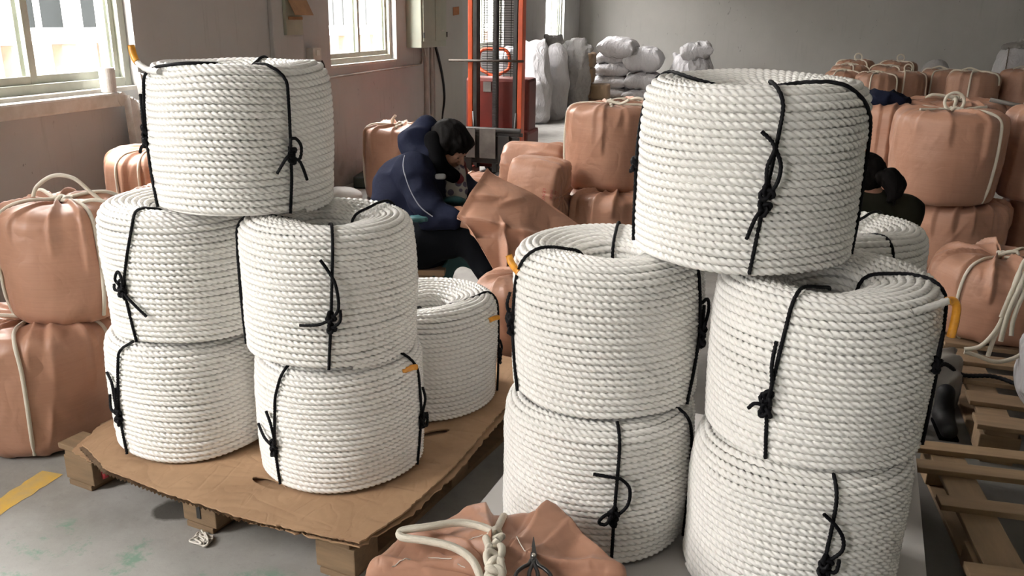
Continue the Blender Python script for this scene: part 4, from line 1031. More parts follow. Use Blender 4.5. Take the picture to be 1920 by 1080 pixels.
def pillow(label, c, L, Wd, H, seed, mt, rot=(0, 0, 0), wr=1.0, cat='sack', group=None, n=44):
    """A filled sack lying down: two sheets puffed apart, seamed ends with little ears, creased."""
    rng = np.random.default_rng(seed); a = np.linspace(-1, 1, n); X, Y = np.meshgrid(a, a, indexing='ij')
    ed = np.clip((1 - np.abs(X)**3.4), 0, 1)*np.clip((1 - np.abs(Y)**3.4), 0, 1); ed = ed**.45
    pin = 1 - .09*(1 - np.abs(X))*np.abs(Y)**2 - .07*(1-np.abs(Y))*np.abs(X)**2
    sn = sines(rng, 10, 2.2, 6); sheets = []
    for sg in (1, -1):
        P = np.stack([X*L/2*pin, Y*Wd/2*pin, sg*H/2*ed], -1)
        w = (1 - np.abs(sine_noise(P*np.array([1.6, 1.0, 1.0]), sn))*1.3)
        P[..., 2] += sg*w*.016*wr*ed + .006*wr*np.sin(X*9 + seed)*(1 - ed)
        P[..., 0] += .010*wr*sine_noise(P[..., [1, 2, 0]], sn)*ed
        sheets.append(P)
    V = np.vstack([s_.reshape(-1, 3) for s_ in sheets]); Q = grid_quads(n, n)
    o = obj('filled_sack', mesh_np('filled_sack', V, np.vstack([Q, Q[:, ::-1] + n*n]), mt, True), None, c, rot)
    bm = bmesh.new(); bm.from_mesh(o.data); bmesh.ops.remove_doubles(bm, verts=bm.verts, dist=.004); bm.to_mesh(o.data); bm.free()
    for p in o.data.polygons: p.use_smooth = True
    return tag(o, label, cat, group)
g = 'white sacks stacked by the back wall'
for i, (x, y, z, L, Wd, H, mt, lab, rt) in enumerate([
    (-2.36, 14.55, .235, .56, .62, .20, 'white_sack', 'lowest left white sack of the back wall stack, partly behind brown parcels', .05),
    (-1.84, 14.5, .235, .58, .62, .20, 'white_sack', 'white sack at the lower right of the stack by the back wall', -.06),
    (-2.37, 14.55, .42, .60, .62, .21, 'white_sack', 'white sack second from the bottom in the left column by the back wall', -.04),
    (-1.82, 14.5, .45, .62, .64, .26, 'white_sack', 'white sack second from the bottom in the right column by the back wall', .05),
    (-2.36, 14.55, .62, .60, .62, .22, 'white_sack', 'white sack third from the bottom in the left column by the back wall', .06),
    (-1.84, 14.5, .78, .62, .60, .40, 'white_sack', 'fat white sack on top of the right column by the back wall', -.03),
    (-2.40, 14.6, .79, .50, .60, .22, 'white_sack', 'white sack just under the topmost brightly lit one by the back wall', .1),
    (-2.25, 14.42, .97, .62, .56, .31, 'white_sack', 'topmost plump white sack of the stack by the back wall', -.1)]):
    pillow(lab, (x, y, z), L, Wd, H, 70 + i, M[mt], (.03, (.08 if i == 7 else -.02), rt), 1.1, 'sack', g)
pallet('pallet under the stack of white sacks by the back wall', (-2.75, 14.1, 0), 0, 1.3, .95, [.05 + k*.17 for k in range(6)], M['wood'], M['wood'], (.065, .65, 1.235), (.055, .47, .9), (.018, .10, .118, .136), .1)
def lump_sack(label, x, y, h, r, seed, mt, top=None, lean=(0, 0), wr=1.0, group=None, tip=None):
    """A tall filled sack standing on the floor, pulled into folds."""
    rng = np.random.default_rng(seed)
    F = Field((-r-.12, -r-.12, -.02), (r+.16, r+.14, h+.14), .0125)
    F.cone((0, 0, r*.62), (0, 0, h*.5), r*.94, r*1.02, .03); F.cone((0, 0, h*.5), (.01, 0, h - r*.62), r*1.02, r*.86, .05)
    if tip == 'ears':
        F.cone((-r*.5, 0, h - r*.4), (-r*.75, 0, h + .02), .06, .03, .05); F.cone((r*.4, 0, h - r*.4), (r*.6, 0, h + .03), .06, .03, .05)
    if tip == 'fold':
        F.cone((-r*.9, -.06, h - .02), (r*.5, -.04, h + .07), .075, .085, .02); F.cone((-r*.4, -.12, h + .06), (r*1.1, -.02, h - .02), .05, .045, .02)
        F.cone((-r*.2, -.14, h - .04), (-r*.9, -.12, h - .16), .06, .03, .02)
    F.noise(.010*wr, rng, 1.5, 4, scale=(1, 1, .5)); F.ridges(.008*wr, rng, 3, 8, scale=(1.2, 1.2, .45))
    if tip == 'fold': F.ridges(.010, rng, 6, 12)
    o = obj('standing_sack', F.mesh('standing_sack', mt), None, (x, y, 0), (lean[0], lean[1], 0)); return tag(o, label, 'sack', group)
g2 = 'tall sacks standing by the stacker'
lump_sack('tall white sack standing closest to the orange mast, brightly creased', -2.93, 11.75, 1.09, .20, 81, M['white_sack'], lean=(0, -.04), tip='ears', group=g2, wr=1.2)
lump_sack('tall grey white sack standing tightly behind the brightly creased one', -2.82, 12.35, 1.03, .175, 82, M['white_sack'], group=g2)
lump_sack('tall grey sack with a bundled cloth folded over its top', -2.62, 12.9, 1.0, .20, 83, M['grey_sack'], tip='fold', group=g2, lean=(0, -.05))
lump_sack('white sack seen through the wire guard of the stacker mast', -3.02, 10.6, 1.02, .2, 86, M['white_sack'], group=g2, tip='ears')
F = Field((-.12, -.08, -.02), (.12, .08, .34), .008); F.cone((0, 0, 0), (.02, 0, .12), .06, .05, .03); F.cone((.02, 0, .12), (.01, 0, .28), .045, .008, .03)
F.ridges(.006, np.random.default_rng(4), 5, 12)
lump_sack('grey sack with a pointed top corner by the last window', -3.08, 13.3, 1.12, .17, 88, M['grey_sack'], tip='ears', group=g2)
lump_sack('bulging white bag by the back wall, under a small crumpled one', -1.06, 14.5, .86, .39, 84, M['white_sack'], tip='ears', wr=1.5, group=g)
pillow('small crumpled white bag on top of the bulging one by the back wall', (-1.0, 14.4, .94), .52, .44, .24, 85, M['white_sack'], (.1, -.22, .1), 2.0, 'sack', g)
def parcel(label, c, s, seed, rz=0):
    rng = np.random.default_rng(seed); F = Field(np.array(s)*-.62, np.array(s)*.62, .011)
    F.ell((0, 0, 0), np.array(s)/2, .01, pw=7.0); F.ridges(.005, rng, 3, 8)
    return tag(obj('parcel', F.mesh('parcel', M['parcel']), None, c, (0, 0, rz)), label, 'parcel', 'brown paper parcels by the back wall')
for i, (x, y, z, l) in enumerate([(-2.33, 13.3, .115, 'bottom right'), (-2.62, 13.45, .115, 'bottom left'), (-2.33, 13.3, .345, 'middle right'), (-2.62, 13.45, .345, 'middle left'), (-2.60, 13.45, .575, 'second from the top'), (-2.60, 13.45, .80, 'topmost')]):
    parcel('wrinkled brown paper parcel, %s of the stack beside the grey sack' % l, (x, y, z), (.275, .34, .228), 90 + i, .04*(-1)**i)
# white wrapped bales at the right
def bale(label, c, s, seed, mt):
    rng = np.random.default_rng(seed); F = Field(np.array(s)*-.6, np.array(s)*.6, .014)
    F.ell((0, 0, 0), np.array(s)/2, .01, pw=5.0); F.ridges(.008, rng, 2, 6); F.noise(.006, rng, 2, 5)
    o = thing('wrapped_bale', label, 'bale', c); obj('bale_wrap', F.mesh('bale_wrap', mt), o)
    for y in (-.22, .1):
        P = [(y + s[0]*.5*0, -s[1]/2 - .004, -s[2]/2*.9), (y, -s[1]/2 - .006, 0), (y, -s[1]/2 + .0, s[2]/2*.86), (y + .02, -s[1]/4, s[2]/2 + .004), (y + .03, 0, s[2]/2 + .006), (y + .04, s[1]/3, s[2]/2 + .004)]
        obj('twine', quads_mesh('twine', tube_geo(resample(spline(P, 8), .01)[0], .008, 6, .04), M['twine']), o)
    return o
bale('white bale tied with dark twine at the right edge before the back wall', (3.27, 12.9, .56), (.58, .5, 1.12), 101, M['white_sack'])
F = Field((-.35, -.3, -.03), (.35, .3, .26), .0125); F.ell((0, 0, .01), (.26, .22, .06), .02); F.ell((.1, 0, .07), (.16, .16, .12), .04); F.ridges(.012, np.random.default_rng(6), 3, 9)
tag(obj('folded_cloth', F.mesh('folded_cloth', M['grey_cloth']), None, (3.27, 12.9, 1.12)), 'crumpled grey cloth lying on top of the white bale at the right edge', 'cloth')
lump_sack('cloudy grey plastic sack standing between the two far groups of brown bags', 2.38, 13.6, .88, .21, 104, M['grey_sack'])
bale('low white bale with dark twine between the two far groups of brown bags', (2.22, 12.75, .26), (.34, .3, .52), 105, M['white_sack'])

# ---------------------------------------------------------------- orange hand stacker
M['dark_wood'] = noisy_mat('dark_stick_wood', (0.05, 0.035, 0.025), (0.035, 0.025, 0.018), 20, .7)
M['orange'] = noisy_mat('worn_orange_paint', (0.52, 0.075, 0.018), (0.38, 0.055, 0.015), 8, .45, .2, 40, .003, lo=.3, hi=.7)
M['red_paint'] = noisy_mat('dark_red_paint', (0.13, 0.012, 0.006), (0.09, 0.009, 0.005), 6, .5)
M['black_steel'] = noisy_mat('greasy_black_steel', (0.018, 0.017, 0.016), (0.035, 0.032, 0.03), 10, .45)
M['grey_steel'] = noisy_mat('dull_grey_steel', (0.17, 0.155, 0.14), (0.11, 0.10, 0.09), 10, .55)
st = thing('hand_stacker', 'orange hand stacker with a tall black and orange mast by the left wall', 'stacker', (-2.24, 7.45, 0))
for s in (-1, 1):
    box('mast_upright', (s*.228, 0, 1.03), (.042, .11, 1.94), M['orange'], st, .006)
    box('inner_channel', (s*.183, -.005, 1.04), (.036, .10, 1.90), M['black_steel'], st, .004)
box('mast_crossbar', (0, .02, 1.97), (.50, .07, .06), M['orange'], st, .005)
box('lift_cylinder', (-.01, .01, .95), (.052, .05, 1.8), M['black_steel'], st, .012)
bm = bmesh.new()
for k in range(62): add_box(bm, (-.01, -.035, .30 + k*.0265), (.030, .012, .016), mi=0)
bm_to('lift_chain', bm, M['black_steel'], st)
bm = bmesh.new()
for k in range(48): add_cyl(bm, (-.155, .07, .93 + k*.0205), (.155, .07, .93 + k*.0205), .0028, 5)
for x in (-.11, -.045, .045, .11): add_cyl(bm, (x, .075, .90), (x, .075, 1.93), .003, 5)
bm_to('wire_guard', bm, M['black_steel'], st)
box('chassis_cover', (-.05, .33, .62), (.60, .30, .52), M['red_paint'], st, .03)
box('rating_plate', (-.14, .175, .80), (.075, .004, .09), M['grey_steel'], st)
box('chassis_base', (-.02, .30, .25), (.58, .45, .34), M['red_paint'], st, .03)
for s in (-1, 1):
    box('support_leg', (s*.215, -.42, .075), (.075, 1.0, .08), M['red_paint'], st, .01)
    cyl('front_wheel', (s*.215 - .028, -.86, .04), (s*.215 + .028, -.86, .04), .04, M['black_steel'], st, 20)
    cyl('rear_wheel', (s*.2 - .03, .45, .08), (s*.2 + .03, .45, .08), .08, M['black_steel'], st, 20)
obj('tiller_handle', quads_mesh('tiller_handle', tube_geo(resample(spline([(-.325, .52, .95), (-.33, .52, 1.06), (-.29, .52, 1.115), (-.17, .52, 1.12), (-.07, .52, 1.115), (-.03, .52, 1.05), (-.035, .52, .95), (-.11, .50, .90), (-.17, .50, .875), (-.25, .50, .905)], 6, True), .015)[0], .016, 10, closed=True), M['orange']), st)
obj('tiller_arm', quads_mesh('tiller_arm', tube_geo(resample([(-.17, .47, .86), (-.17, .50, .95), (-.17, .52, 1.11)], .04)[0], .017, 10), M['orange']), st)
cr = obj('fork_carriage', None, st) if False else None
bm = bmesh.new(); add_cyl(bm, (-.315, -.32, .475), (.315, -.32, .475), .022, 14); add_box(bm, (0, -.29, .30), (.60, .03, .24), bev=.006); add_box(bm, (0, -.30, .455), (.62, .03, .06), bev=.006); add_box(bm, (.0, -.30, .44), (.66, .02, .03))
ca = bm_to('fork_carriage', bm, M['black_steel'], st)
for x0, x1 in ((-.215, -.085), (-.045, .10)): box('hanging_plate', ((x0+x1)/2, -.345, .36), (x1-x0, .008, .26), M['grey_steel'], ca, .003)
for s in (-1, 1):
    bm = bmesh.new(); add_box(bm, (s*.17 + .0, -.33, .26), (.10, .03, .34), bev=.005); add_box(bm, (s*.17, -.70, .10), (.10, .76, .035), bev=.006); bm_to('fork', bm, M['black_steel'], st)
for i, (x, z) in enumerate(((-.2, .60), (.2, .60), (-.12, .45), (.12, .45))): cyl('hydraulic_hose', (x*.9, -.06, .25), (x, -.05, z), .011, M['black_steel'], st, 8)
tag(cyl('wooden_stick', (-2.66, 7.38, 1.035), (-1.975, 7.38, 1.045), .011, M['dark_wood'], None, 10), 'thin wooden stick held level across the orange mast', 'stick')

# ---------------------------------------------------------------- red printing on the tilted bag
def print_on_bag(o, b, text, u0, v0, su, sv, mt, name='printing'):
    cu = bpy.data.curves.new('t', 'FONT'); cu.body = text; cu.size = 1.0; cu.resolution_u = 2
    tmp = bpy.data.objects.new('t', cu); COL.objects.link(tmp)
    dg = bpy.context.evaluated_depsgraph_get(); dg.update(); me0 = tmp.evaluated_get(dg).to_mesh()
    bm = bmesh.new(); bm.from_mesh(me0); bpy.data.objects.remove(tmp)
    bmesh.ops.triangulate(bm, faces=bm.faces[:])
    bmesh.ops.subdivide_edges(bm, edges=[e for e in bm.edges if e.calc_length() > .15], cuts=2, use_grid_fill=False)
    for v in bm.verts:
        p = b.pt(u0 + v.co.x*su, v0 + v.co.y*sv, .0016); v.co = Vector(p)
    return bm_to(name, bm, mt, o)
# ---------------------------------------------------------------- people
M['skin'] = noisy_mat('skin', (0.34, 0.185, 0.125), (0.28, 0.145, 0.095), 30, .5)
M['hair'] = noisy_mat('black_hair', (0.0035, 0.003, 0.003), (0.007, 0.006, 0.0055), 60, .7, .3, 150, .004, (1, 1, .15))
M['navy'] = noisy_mat('navy_quilted_jacket', (0.0085, 0.011, 0.026), (0.006, 0.008, 0.019), 6, .8, .3, 40, .008)
M['black_lining'] = new_mat('black_lining', (0.003, 0.003, 0.0035), .95)
M['trousers'] = noisy_mat('black_trousers', (0.0040, 0.0048, 0.0062), (0.0028, 0.0033, 0.0045), 6, .9)
M['boots'] = new_mat('black_boots', (0.005, 0.005, 0.0055), .6)
M['olive'] = noisy_mat('dark_olive_jacket', (0.016, 0.016, 0.010), (0.011, 0.011, 0.007), 7, .8)
M['teal'] = noisy_mat('teal_apron_trim', (0.012, 0.075, 0.082), (0.008, 0.05, 0.055), 9, .6)
M['red_scarf'] = new_mat('red_scarf', (0.10, 0.008, 0.012), .8)
M['piping'] = new_mat('white_piping', (0.22, 0.23, 0.26), .6)
M['grey_patch'] = new_mat('grey_collar_patch', (0.15, 0.15, 0.145), .8)
M['lip'] = new_mat('lips', (0.30, 0.11, 0.09), .5)
mt = new_mat('dotted_apron', (0.5, 0.47, 0.42), .7); t = NT(mt); vor = t.n('ShaderNodeTexVoronoi'); vor.inputs['Scale'].default_value = 26.0; vor.inputs['Randomness'].default_value = .35
t.l(t.coord('Object'), vor.inputs['Vector']); t.color(t.ramp(vor.outputs['Distance'], [(0.40, (0.05, 0.04, 0.065)), (0.46, (0.24, 0.225, 0.20))])); M['apron'] = mt

for k, sp in (('navy', .08), ('black_lining', .03), ('trousers', .05), ('hair', .05), ('olive', .08), ('boots', .3)): M[k].node_tree.nodes['Principled BSDF'].inputs['Specular IOR Level'].default_value = sp
CAM_O = Vector((0, 0, 1.4))
def at(px, py, dep):                 # a point of the place from its pixel and its distance along the view
    return np.array(CAM_O + (cF + cR*((px - 960)/1600) + cU*((540 - py)/1600))*dep)
def head_axes(face, up_hint=(0, 0, 1)):
    f = Vector(face).normalized(); s_ = f.cross(Vector(up_hint)).normalized(); u = s_.cross(f)
    return np.array([s_, f, u]).T    # columns: the head's own right side, forward, up
def build_head(F, c, A, sc=1.0):
    """A head with brow, eye sockets, nose, lips, chin and ears; local x = its right, y = forward, z = up."""
    def P(x, y, z): return c + A @ (np.array([x, y, z])*sc)
    def E(x, y, z, rx, ry, rz, k=.012, sub=False): F.ell(P(x, y, z), np.array([rx, ry, rz])*sc, k, A, sub)
    E(0, -.012, .028, .077, .093, .086); E(0, .018, -.028, .064, .070, .080, .02)
    E(0, .046, -.082, .036, .036, .026, .02); E(0, .075, .020, .052, .022, .018, .015)
    for s_ in (-1, 1):
        E(s_*.030, .094, .000, .016, .012, .010, .008, True); E(s_*.030, .078, -.002, .0125, .0125, .0115, .003)
        E(s_*.042, .062, -.030, .022, .022, .018, .018); E(s_*.077, -.004, -.010, .009, .020, .030, .006)
    F.cone(P(0, .090, .005), P(0, .108, -.030), .009*sc, .013*sc, .008)
    for s_ in (-1, 1): E(s_*.012, .098, -.034, .009, .010, .008, .006)
    E(0, .087, -.058, .024, .010, .007, .005); E(0, .086, -.068, .021, .010, .007, .005)
def build_hand(F, wrist, direction, palm_n, side=1, curl=.8, sc=1.0):
    """Palm with four bent fingers of unequal length and a thumb from the side of the palm."""
    d = np.array(direction, float); d /= np.linalg.norm(d); n = np.array(palm_n, float); n -= d*(n @ d); n /= np.linalg.norm(n); s_ = np.cross(d, n)*side
    F.cone(wrist, wrist + d*.035*sc, .024*sc, .028*sc, .012)
    for q in (-.026, -.009, .009, .026): F.cone(wrist + d*.02*sc + s_*q*sc*.6, wrist + d*.085*sc + s_*q*sc, .013*sc, .012*sc, .010)
    for q, L in zip((-.030, -.010, .010, .029), (.062, .078, .084, .074)):
        p = wrist + d*.085*sc + s_*q*sc; a = 0; r = .0095*sc
        for k, fr in enumerate((.45, .32, .23)):
            a += curl*(.55 if k == 0 else .75); dd = d*math.cos(a) + n*math.sin(a); p2 = p + dd*L*fr*sc; F.cone(p, p2, r, r*.92, .003); p, r = p2, r*.92
    p = wrist + d*.03*sc + s_*.026*sc; p2 = p + (d*.55 + s_*.6 + n*.45)*.040*sc; p3 = p2 + (d*.75 + n*.55)*.034*sc
    F.cone(p, p2, .0125*sc, .011*sc, .006); F.cone(p2, p3, .011*sc, .0085*sc, .004)

# --- the person sitting bent forward, sewing up a bag
hipR, hipL = at(782, 452, 4.20), at(792, 442, 4.42)
hip = (hipR + hipL)/2; chest = at(783, 345, 4.30); neck = at(806, 303, 4.28)
shR, shL = at(776, 322, 4.13), at(818, 322, 4.46)
elR, elL = at(806, 402, 4.05), at(897, 372, 4.40)
waR, waL = at(868, 416, 3.98), at(893, 398, 4.22)
knR, knL = at(884, 440, 4.06), at(893, 432, 4.36)
anR, anL = at(938, 556, 3.98), at(936, 520, 4.30)
face = np.array(cR)*.70 - np.array((cF.x, cF.y, 0))*.42 - np.array([0, 0, .52]); HA = head_axes(face); hc = at(842, 274, 4.26)
PO = hip*np.array([1, 1, 0]); PO[2] = 0
lo = np.minimum.reduce([hip, shL, shR, hc, anR, anL, knR, knL, waR]) - .22; hi = np.maximum.reduce([hip, shL, shR, hc, anR, anL, knR, knL, waL]) + .22; lo[2] = -.02
F = Field(lo - PO, hi - PO, .0058)
def q_(p): return np.asarray(p) - PO
build_head(F, q_(hc), HA, 1.0)
F.cone(q_(neck), q_(hc) - HA[:, 2]*.05 - HA[:, 1]*.02, .055, .050, .02)
F.chain([q_(hip), q_((hip + chest)/2), q_(chest), q_(neck)], [.125, .115, .125, .06], .03)
F.cone(q_(shR), q_(shL), .060, .060, .04)
for a, b, c, sd in ((shR, elR, waR, 1), (shL, elL, waL, -1)):
    F.cone(q_(a), q_(b), .050, .038, .02); F.cone(q_(b), q_(c), .038, .025, .02)
    d = (c - b)/np.linalg.norm(c - b); build_hand(F, q_(c), d, np.array([0, 0, -1.0]) + np.array(cR)*.2, sd, .75)
for a, b, c in ((hipR, knR, anR), (hipL, knL, anL)):
    F.cone(q_(a), q_(b), .082, .055, .03); F.cone(q_(b), q_(c), .052, .036, .02)
    f0 = np.array([c[0], c[1], .035]); tip = f0 + np.array(cR)*.13 - np.array((cF.x, cF.y, 0))*.10; tip[2] = .03
    F.cone(q_(c), q_(f0), .036, .035, .02); F.cone(q_(f0), q_(tip), .034, .026, .02)
pe = thing('person', 'seated person in a navy hooded jacket bending over a brown bag', 'person', PO)
obj('body', F.mesh('body', M['skin']), pe)
rng = np.random.default_rng(5)
F = Field(lo - PO - .05, hi - PO + .05, .0085)       # jacket: torso, sleeves, hood
F.chain([q_(hip) + np.array([0, 0, -.015]), q_((hip + chest)/2), q_(chest), q_(neck) - np.array([0, 0, .03])], [.175, .165, .170, .105], .05)
F.ell(q_(at(748, 372, 4.3)), (.14, .16, .17), .06); F.cone(q_(shR), q_(shL), .092, .092, .06)
for a, b, c in ((shR, elR, waR), (shL, elL, waL)):
    F.cone(q_(a), q_(b), .090, .070, .03); F.cone(q_(b), q_(b)*.22 + q_(c)*.78, .070, .045, .02)
F.ridges(.007, rng, 3, 8, scale=(1, 1, 1.5)); F.noise(.006, rng, 2, 5)
ja = obj('jacket', F.mesh('jacket', M['navy']), pe)
F = Field(q_(hc) - .32, q_(hc) + .25, .008)           # the hood lying on the shoulders behind the head
hb = hc - HA[:, 1]*.125 - HA[:, 2]*.045
F.ell(q_(at(784, 268, 4.28)), (.105, .10, .085), .03, HA); F.ell(q_(at(806, 292, 4.26)), (.09, .13, .07), .03); F.cone(q_(at(800, 240, 4.30)), q_(at(775, 285, 4.22)), .06, .055, .03)
F.ell(q_(hc), (.112, .120, .120), .01, HA, True); F.ridges(.006, rng, 4, 9)
obj('hood', F.mesh('hood', M['navy']), ja)
F = Field(q_(hc) - .30, q_(hc) + .25, .007)           # dark fur-less lining round the neck
F.cone(q_(at(812, 262, 4.2)), q_(at(820, 312, 4.16)), .045, .050, .03); F.cone(q_(at(820, 312, 4.16)), q_(at(850, 330, 4.2)), .045, .035, .02)
obj('hood_lining', F.mesh('hood_lining', M['black_lining']), ja)
P = [at(759, 291, 4.035), at(756, 312, 3.995), at(763, 340, 3.975), at(775, 368, 3.965), at(790, 390, 3.955), at(811, 406, 3.95)]
obj('piping', quads_mesh('piping', tube_geo(resample(spline([q_(p) for p in P], 8), .006)[0], .0028, 6), M['piping']), ja)
F = Field(q_(hc) - .18, q_(hc) + .18, .0055)          # hair: a bob with a fringe
F.ell(q_(hc + HA[:, 2]*.034 - HA[:, 1]*.014), (.092, .106, .098), .01, HA)
for s_ in (-1, 1): F.cone(q_(hc + HA @ np.array([s_*.070, .012, .03])), q_(hc + HA @ np.array([s_*.078, -.012, -.062])), .034, .028, .02)
F.cone(q_(hc + HA @ np.array([0, -.07, .0])), q_(hc + HA @ np.array([0, -.075, -.07])), .055, .045, .03)
F.ell(q_(hc + HA @ np.array([0, .120, -.052])), (.060, .075, .078), .012, HA, True)
F.ell(q_(hc + HA @ np.array([0, .062, .066])), (.072, .040, .040), .02, HA)
for k in range(-5, 6): F.cone(q_(hc + HA @ np.array([k*.0115, .088 - abs(k)*.002, .064])), q_(hc + HA @ np.array([k*.0125 + .003, .094 - abs(k)*.005, .030 - .007*(k % 3)])), .012, .004, .010)
F.ridges(.0022, rng, 16, 30, scale=(1, 1, .35))
obj('hair', F.mesh('hair', M['hair']), pe)
for s_ in (-1, 1):
    p = q_(hc + HA @ np.array([s_*.030, .0868, -.002])); bm = bmesh.new(); bmesh.ops.create_uvsphere(bm, u_segments=10, v_segments=8, radius=1.0, matrix=Matrix.Translation(p) @ Matrix(HA.tolist()).to_4x4() @ Matrix.Diagonal((.0085, .005, .0028, 1))); bm_to('eye', bm, M['hair'], pe, True)
F = Field(lo - PO - .05, hi - PO + .05, .0095)        # trousers
F.cone(q_(hipR), q_(hipL), .125, .125, .05)
for a, b, c in ((hipR, knR, anR), (hipL, knL, anL)): F.cone(q_(a), q_(b), .122, .086, .05); F.cone(q_(b), q_(b)*.12 + q_(c)*.88, .084, .054, .04)
F.ridges(.006, rng, 3, 8)
obj('trousers', F.mesh('trousers', M['trousers']), pe)
for c in (anR, anL):
    F = Field(q_(c) - np.array([.25, .25, .2]), q_(c) + .25, .007)
    f0 = np.array([c[0], c[1], .045]); tip = f0 + np.array(cR)*.15 - np.array((cF.x, cF.y, 0))*.11; tip[2] = .038
    F.cone(q_(c) + np.array([0, 0, .06]), q_(f0), .054, .048, .02); F.cone(q_(f0), q_(tip), .050, .036, .03); F.ell(q_(f0) + np.array([0, 0, -.06]), (.3, .3, .02), .004, None, True)
    obj('boot', F.mesh('boot', M['boots']), pe)
F = Field(q_(chest) - .35, q_(chest) + .38, .0075)    # apron bib seen between the arms, with its teal border
VA = np.array([cR, -cF, cU]).T
F.ell(q_(at(850, 350, 4.235)), (.066, .026, .100), .02, VA, False, 3.5); F.ell(q_(at(836, 362, 4.25)), (.055, .03, .07), .03, VA); F.ridges(.004, rng, 5, 10)
ap = obj('apron', F.mesh('apron', M['apron']), pe)
F = Field(q_(chest) - .45, q_(chest) + .45, .008)
F.ell(q_(at(852, 377, 4.20)), (.062, .05, .022), .02, VA); F.ridges(.004, rng, 6, 12); obj('apron_trim', F.mesh('apron_trim', M['teal']), ap)
F = Field(q_(at(790, 411, 4.02)) - .2, q_(at(790, 411, 4.02)) + .2, .007); F.ell(q_(at(792, 411, 4.03)), (.075, .05, .018), .01, VA); F.ridges(.005, rng, 8, 16); obj('apron_hem', F.mesh('apron_hem', M['teal']), ap)
F = Field(q_(at(848, 495, 4.2)) - .2, q_(at(848, 495, 4.2)) + .2, .008); F.ell(q_(at(846, 492, 4.28)), (.075, .03, .085), .02, VA, False, 3.0); F.ridges(.016, rng, 4, 9)
obj('apron_skirt', F.mesh('apron_skirt', M['teal']), ap)
F = Field(q_(hc) - .3, q_(hc) + .25, .006); F.cone(q_(at(854, 322, 4.245)), q_(at(862, 337, 4.215)), .024, .022, .02); F.cone(q_(at(866, 306, 4.27)), q_(at(871, 322, 4.26)), .016, .016, .01); F.ridges(.003, rng, 8, 14)
obj('scarf', F.mesh('scarf', M['red_scarf']), pe)
F = Field(q_(at(828, 330, 4.1)) - .08, q_(at(828, 330, 4.1)) + .08, .005); F.ell(q_(at(826, 331, 4.085)), (.026, .012, .014), .005, VA, False, 4.0); obj('collar_tab', F.mesh('collar_tab', M['grey_patch']), ja)
# low seat under the person
seat_c = (hip + np.array([-.03, .0, 0]))
so = thing('low_stool', 'low wooden stool under the seated person, hidden by the left coils', 'stool', (seat_c[0], seat_c[1], 0), (0, 0, .25))
box('seat', (0, 0, .20), (.34, .34, .03), M['wood'], so, .006)
for a in (-1, 1):
    for b in (-1, 1): box('leg', (a*.14, b*.14, .0925), (.04, .04, .185), M['wood'], so, .004)
box('crossbar', (0, -.14, .10), (.26, .02, .03), M['wood'], so); box('crossbar', (0, .14, .10), (.26, .02, .03), M['wood'], so)

# --- the second person, seen from behind between the right coils and the bags
h2 = at(1618, 338, 4.0); A2_ = head_axes(np.array((cF.x, cF.y, 0))*.55 - np.array(cR)*.75 - np.array([0, 0, .55]))
PO2 = np.array([h2[0] - .02, h2[1] + .05, 0]); rng = np.random.default_rng(9)
def p_(x, y, z): return np.array([x, y, z])
n2 = h2 - A2_[:, 2]*.11 - PO2; c2 = p_(.04, .03, .42); hp = p_(.06, .05, .24)
R2 = np.array((cR.x, cR.y, 0)); R2 /= np.linalg.norm(R2); B2_ = np.array((cF.x, cF.y, 0)); B2_ /= np.linalg.norm(B2_)
sh = [n2 + R2*s_*.15 + p_(0, 0, -.06) for s_ in (-1, 1)]
el = [sh[0] - R2*.06 - p_(0, 0, .2) + B2_*.08, sh[1] + R2*.03 - p_(0, 0, .2) + B2_*.08]; wr_ = [el[0] + B2_*.16 - R2*.05, el[1] + B2_*.18 - R2*.12]
kn = [hp + B2_*.33 - R2*.22 + p_(0, 0, .08), hp + B2_*.36 + p_(0, 0, .08)]; an = [kn[0] + B2_*.06 - p_(0, 0, .25), kn[1] + B2_*.06 - p_(0, 0, .25)]
F = Field((-.62, -.3, -.02), (.5, .75, .95), .0075)
build_head(F, h2 - PO2, A2_, 1.0); F.cone(n2, h2 - PO2 - A2_[:, 2]*.05, .055, .05, .02); F.chain([hp, c2, n2], [.12, .125, .06], .03); F.cone(sh[0], sh[1], .06, .06, .04)
for k in (0, 1):
    F.cone(sh[k], el[k], .05, .038, .02); F.cone(el[k], wr_[k], .038, .025, .02); build_hand(F, wr_[k], wr_[k] - el[k], p_(0, 0, -1), 1 - 2*k, .6)
    F.cone(hp, kn[k], .085, .056, .03); F.cone(kn[k], an[k], .052, .036, .02); F.cone(an[k], an[k] + B2_*.14 + p_(0, 0, -.02), .034, .026, .02)
pp = thing('person', 'person with a black ponytail and dark olive jacket behind the right coil stack', 'person', PO2)
obj('body', F.mesh('body', M['skin']), pp)
F = Field((-.62, -.35, .05), (.55, .75, .95), .0095); F.chain([hp + p_(0, 0, .02), c2, n2 - p_(0, 0, .04)], [.165, .165, .09], .05); F.cone(sh[0], sh[1], .092, .092, .06)
for k in (0, 1): F.cone(sh[k], el[k], .085, .065, .03); F.cone(el[k], el[k]*.2 + wr_[k]*.8, .065, .045, .02)
F.cone(n2 + p_(0, 0, -.0) - R2*.08, n2 + R2*.09 - p_(0, 0, .02), .055, .05, .03); F.ridges(.006, rng, 3, 8); ja2 = obj('jacket', F.mesh('jacket', M['olive']), pp)
F = Field((-.6, -.3, -.02), (.5, .75, .6), .0095)
F.ell(hp, (.15, .15, .12), .03)
for k in (0, 1): F.cone(hp, kn[k], .11, .08, .04); F.cone(kn[k], kn[k]*.15 + an[k]*.85, .078, .054, .04)
obj('trousers', F.mesh('trousers', M['trousers']), pp)
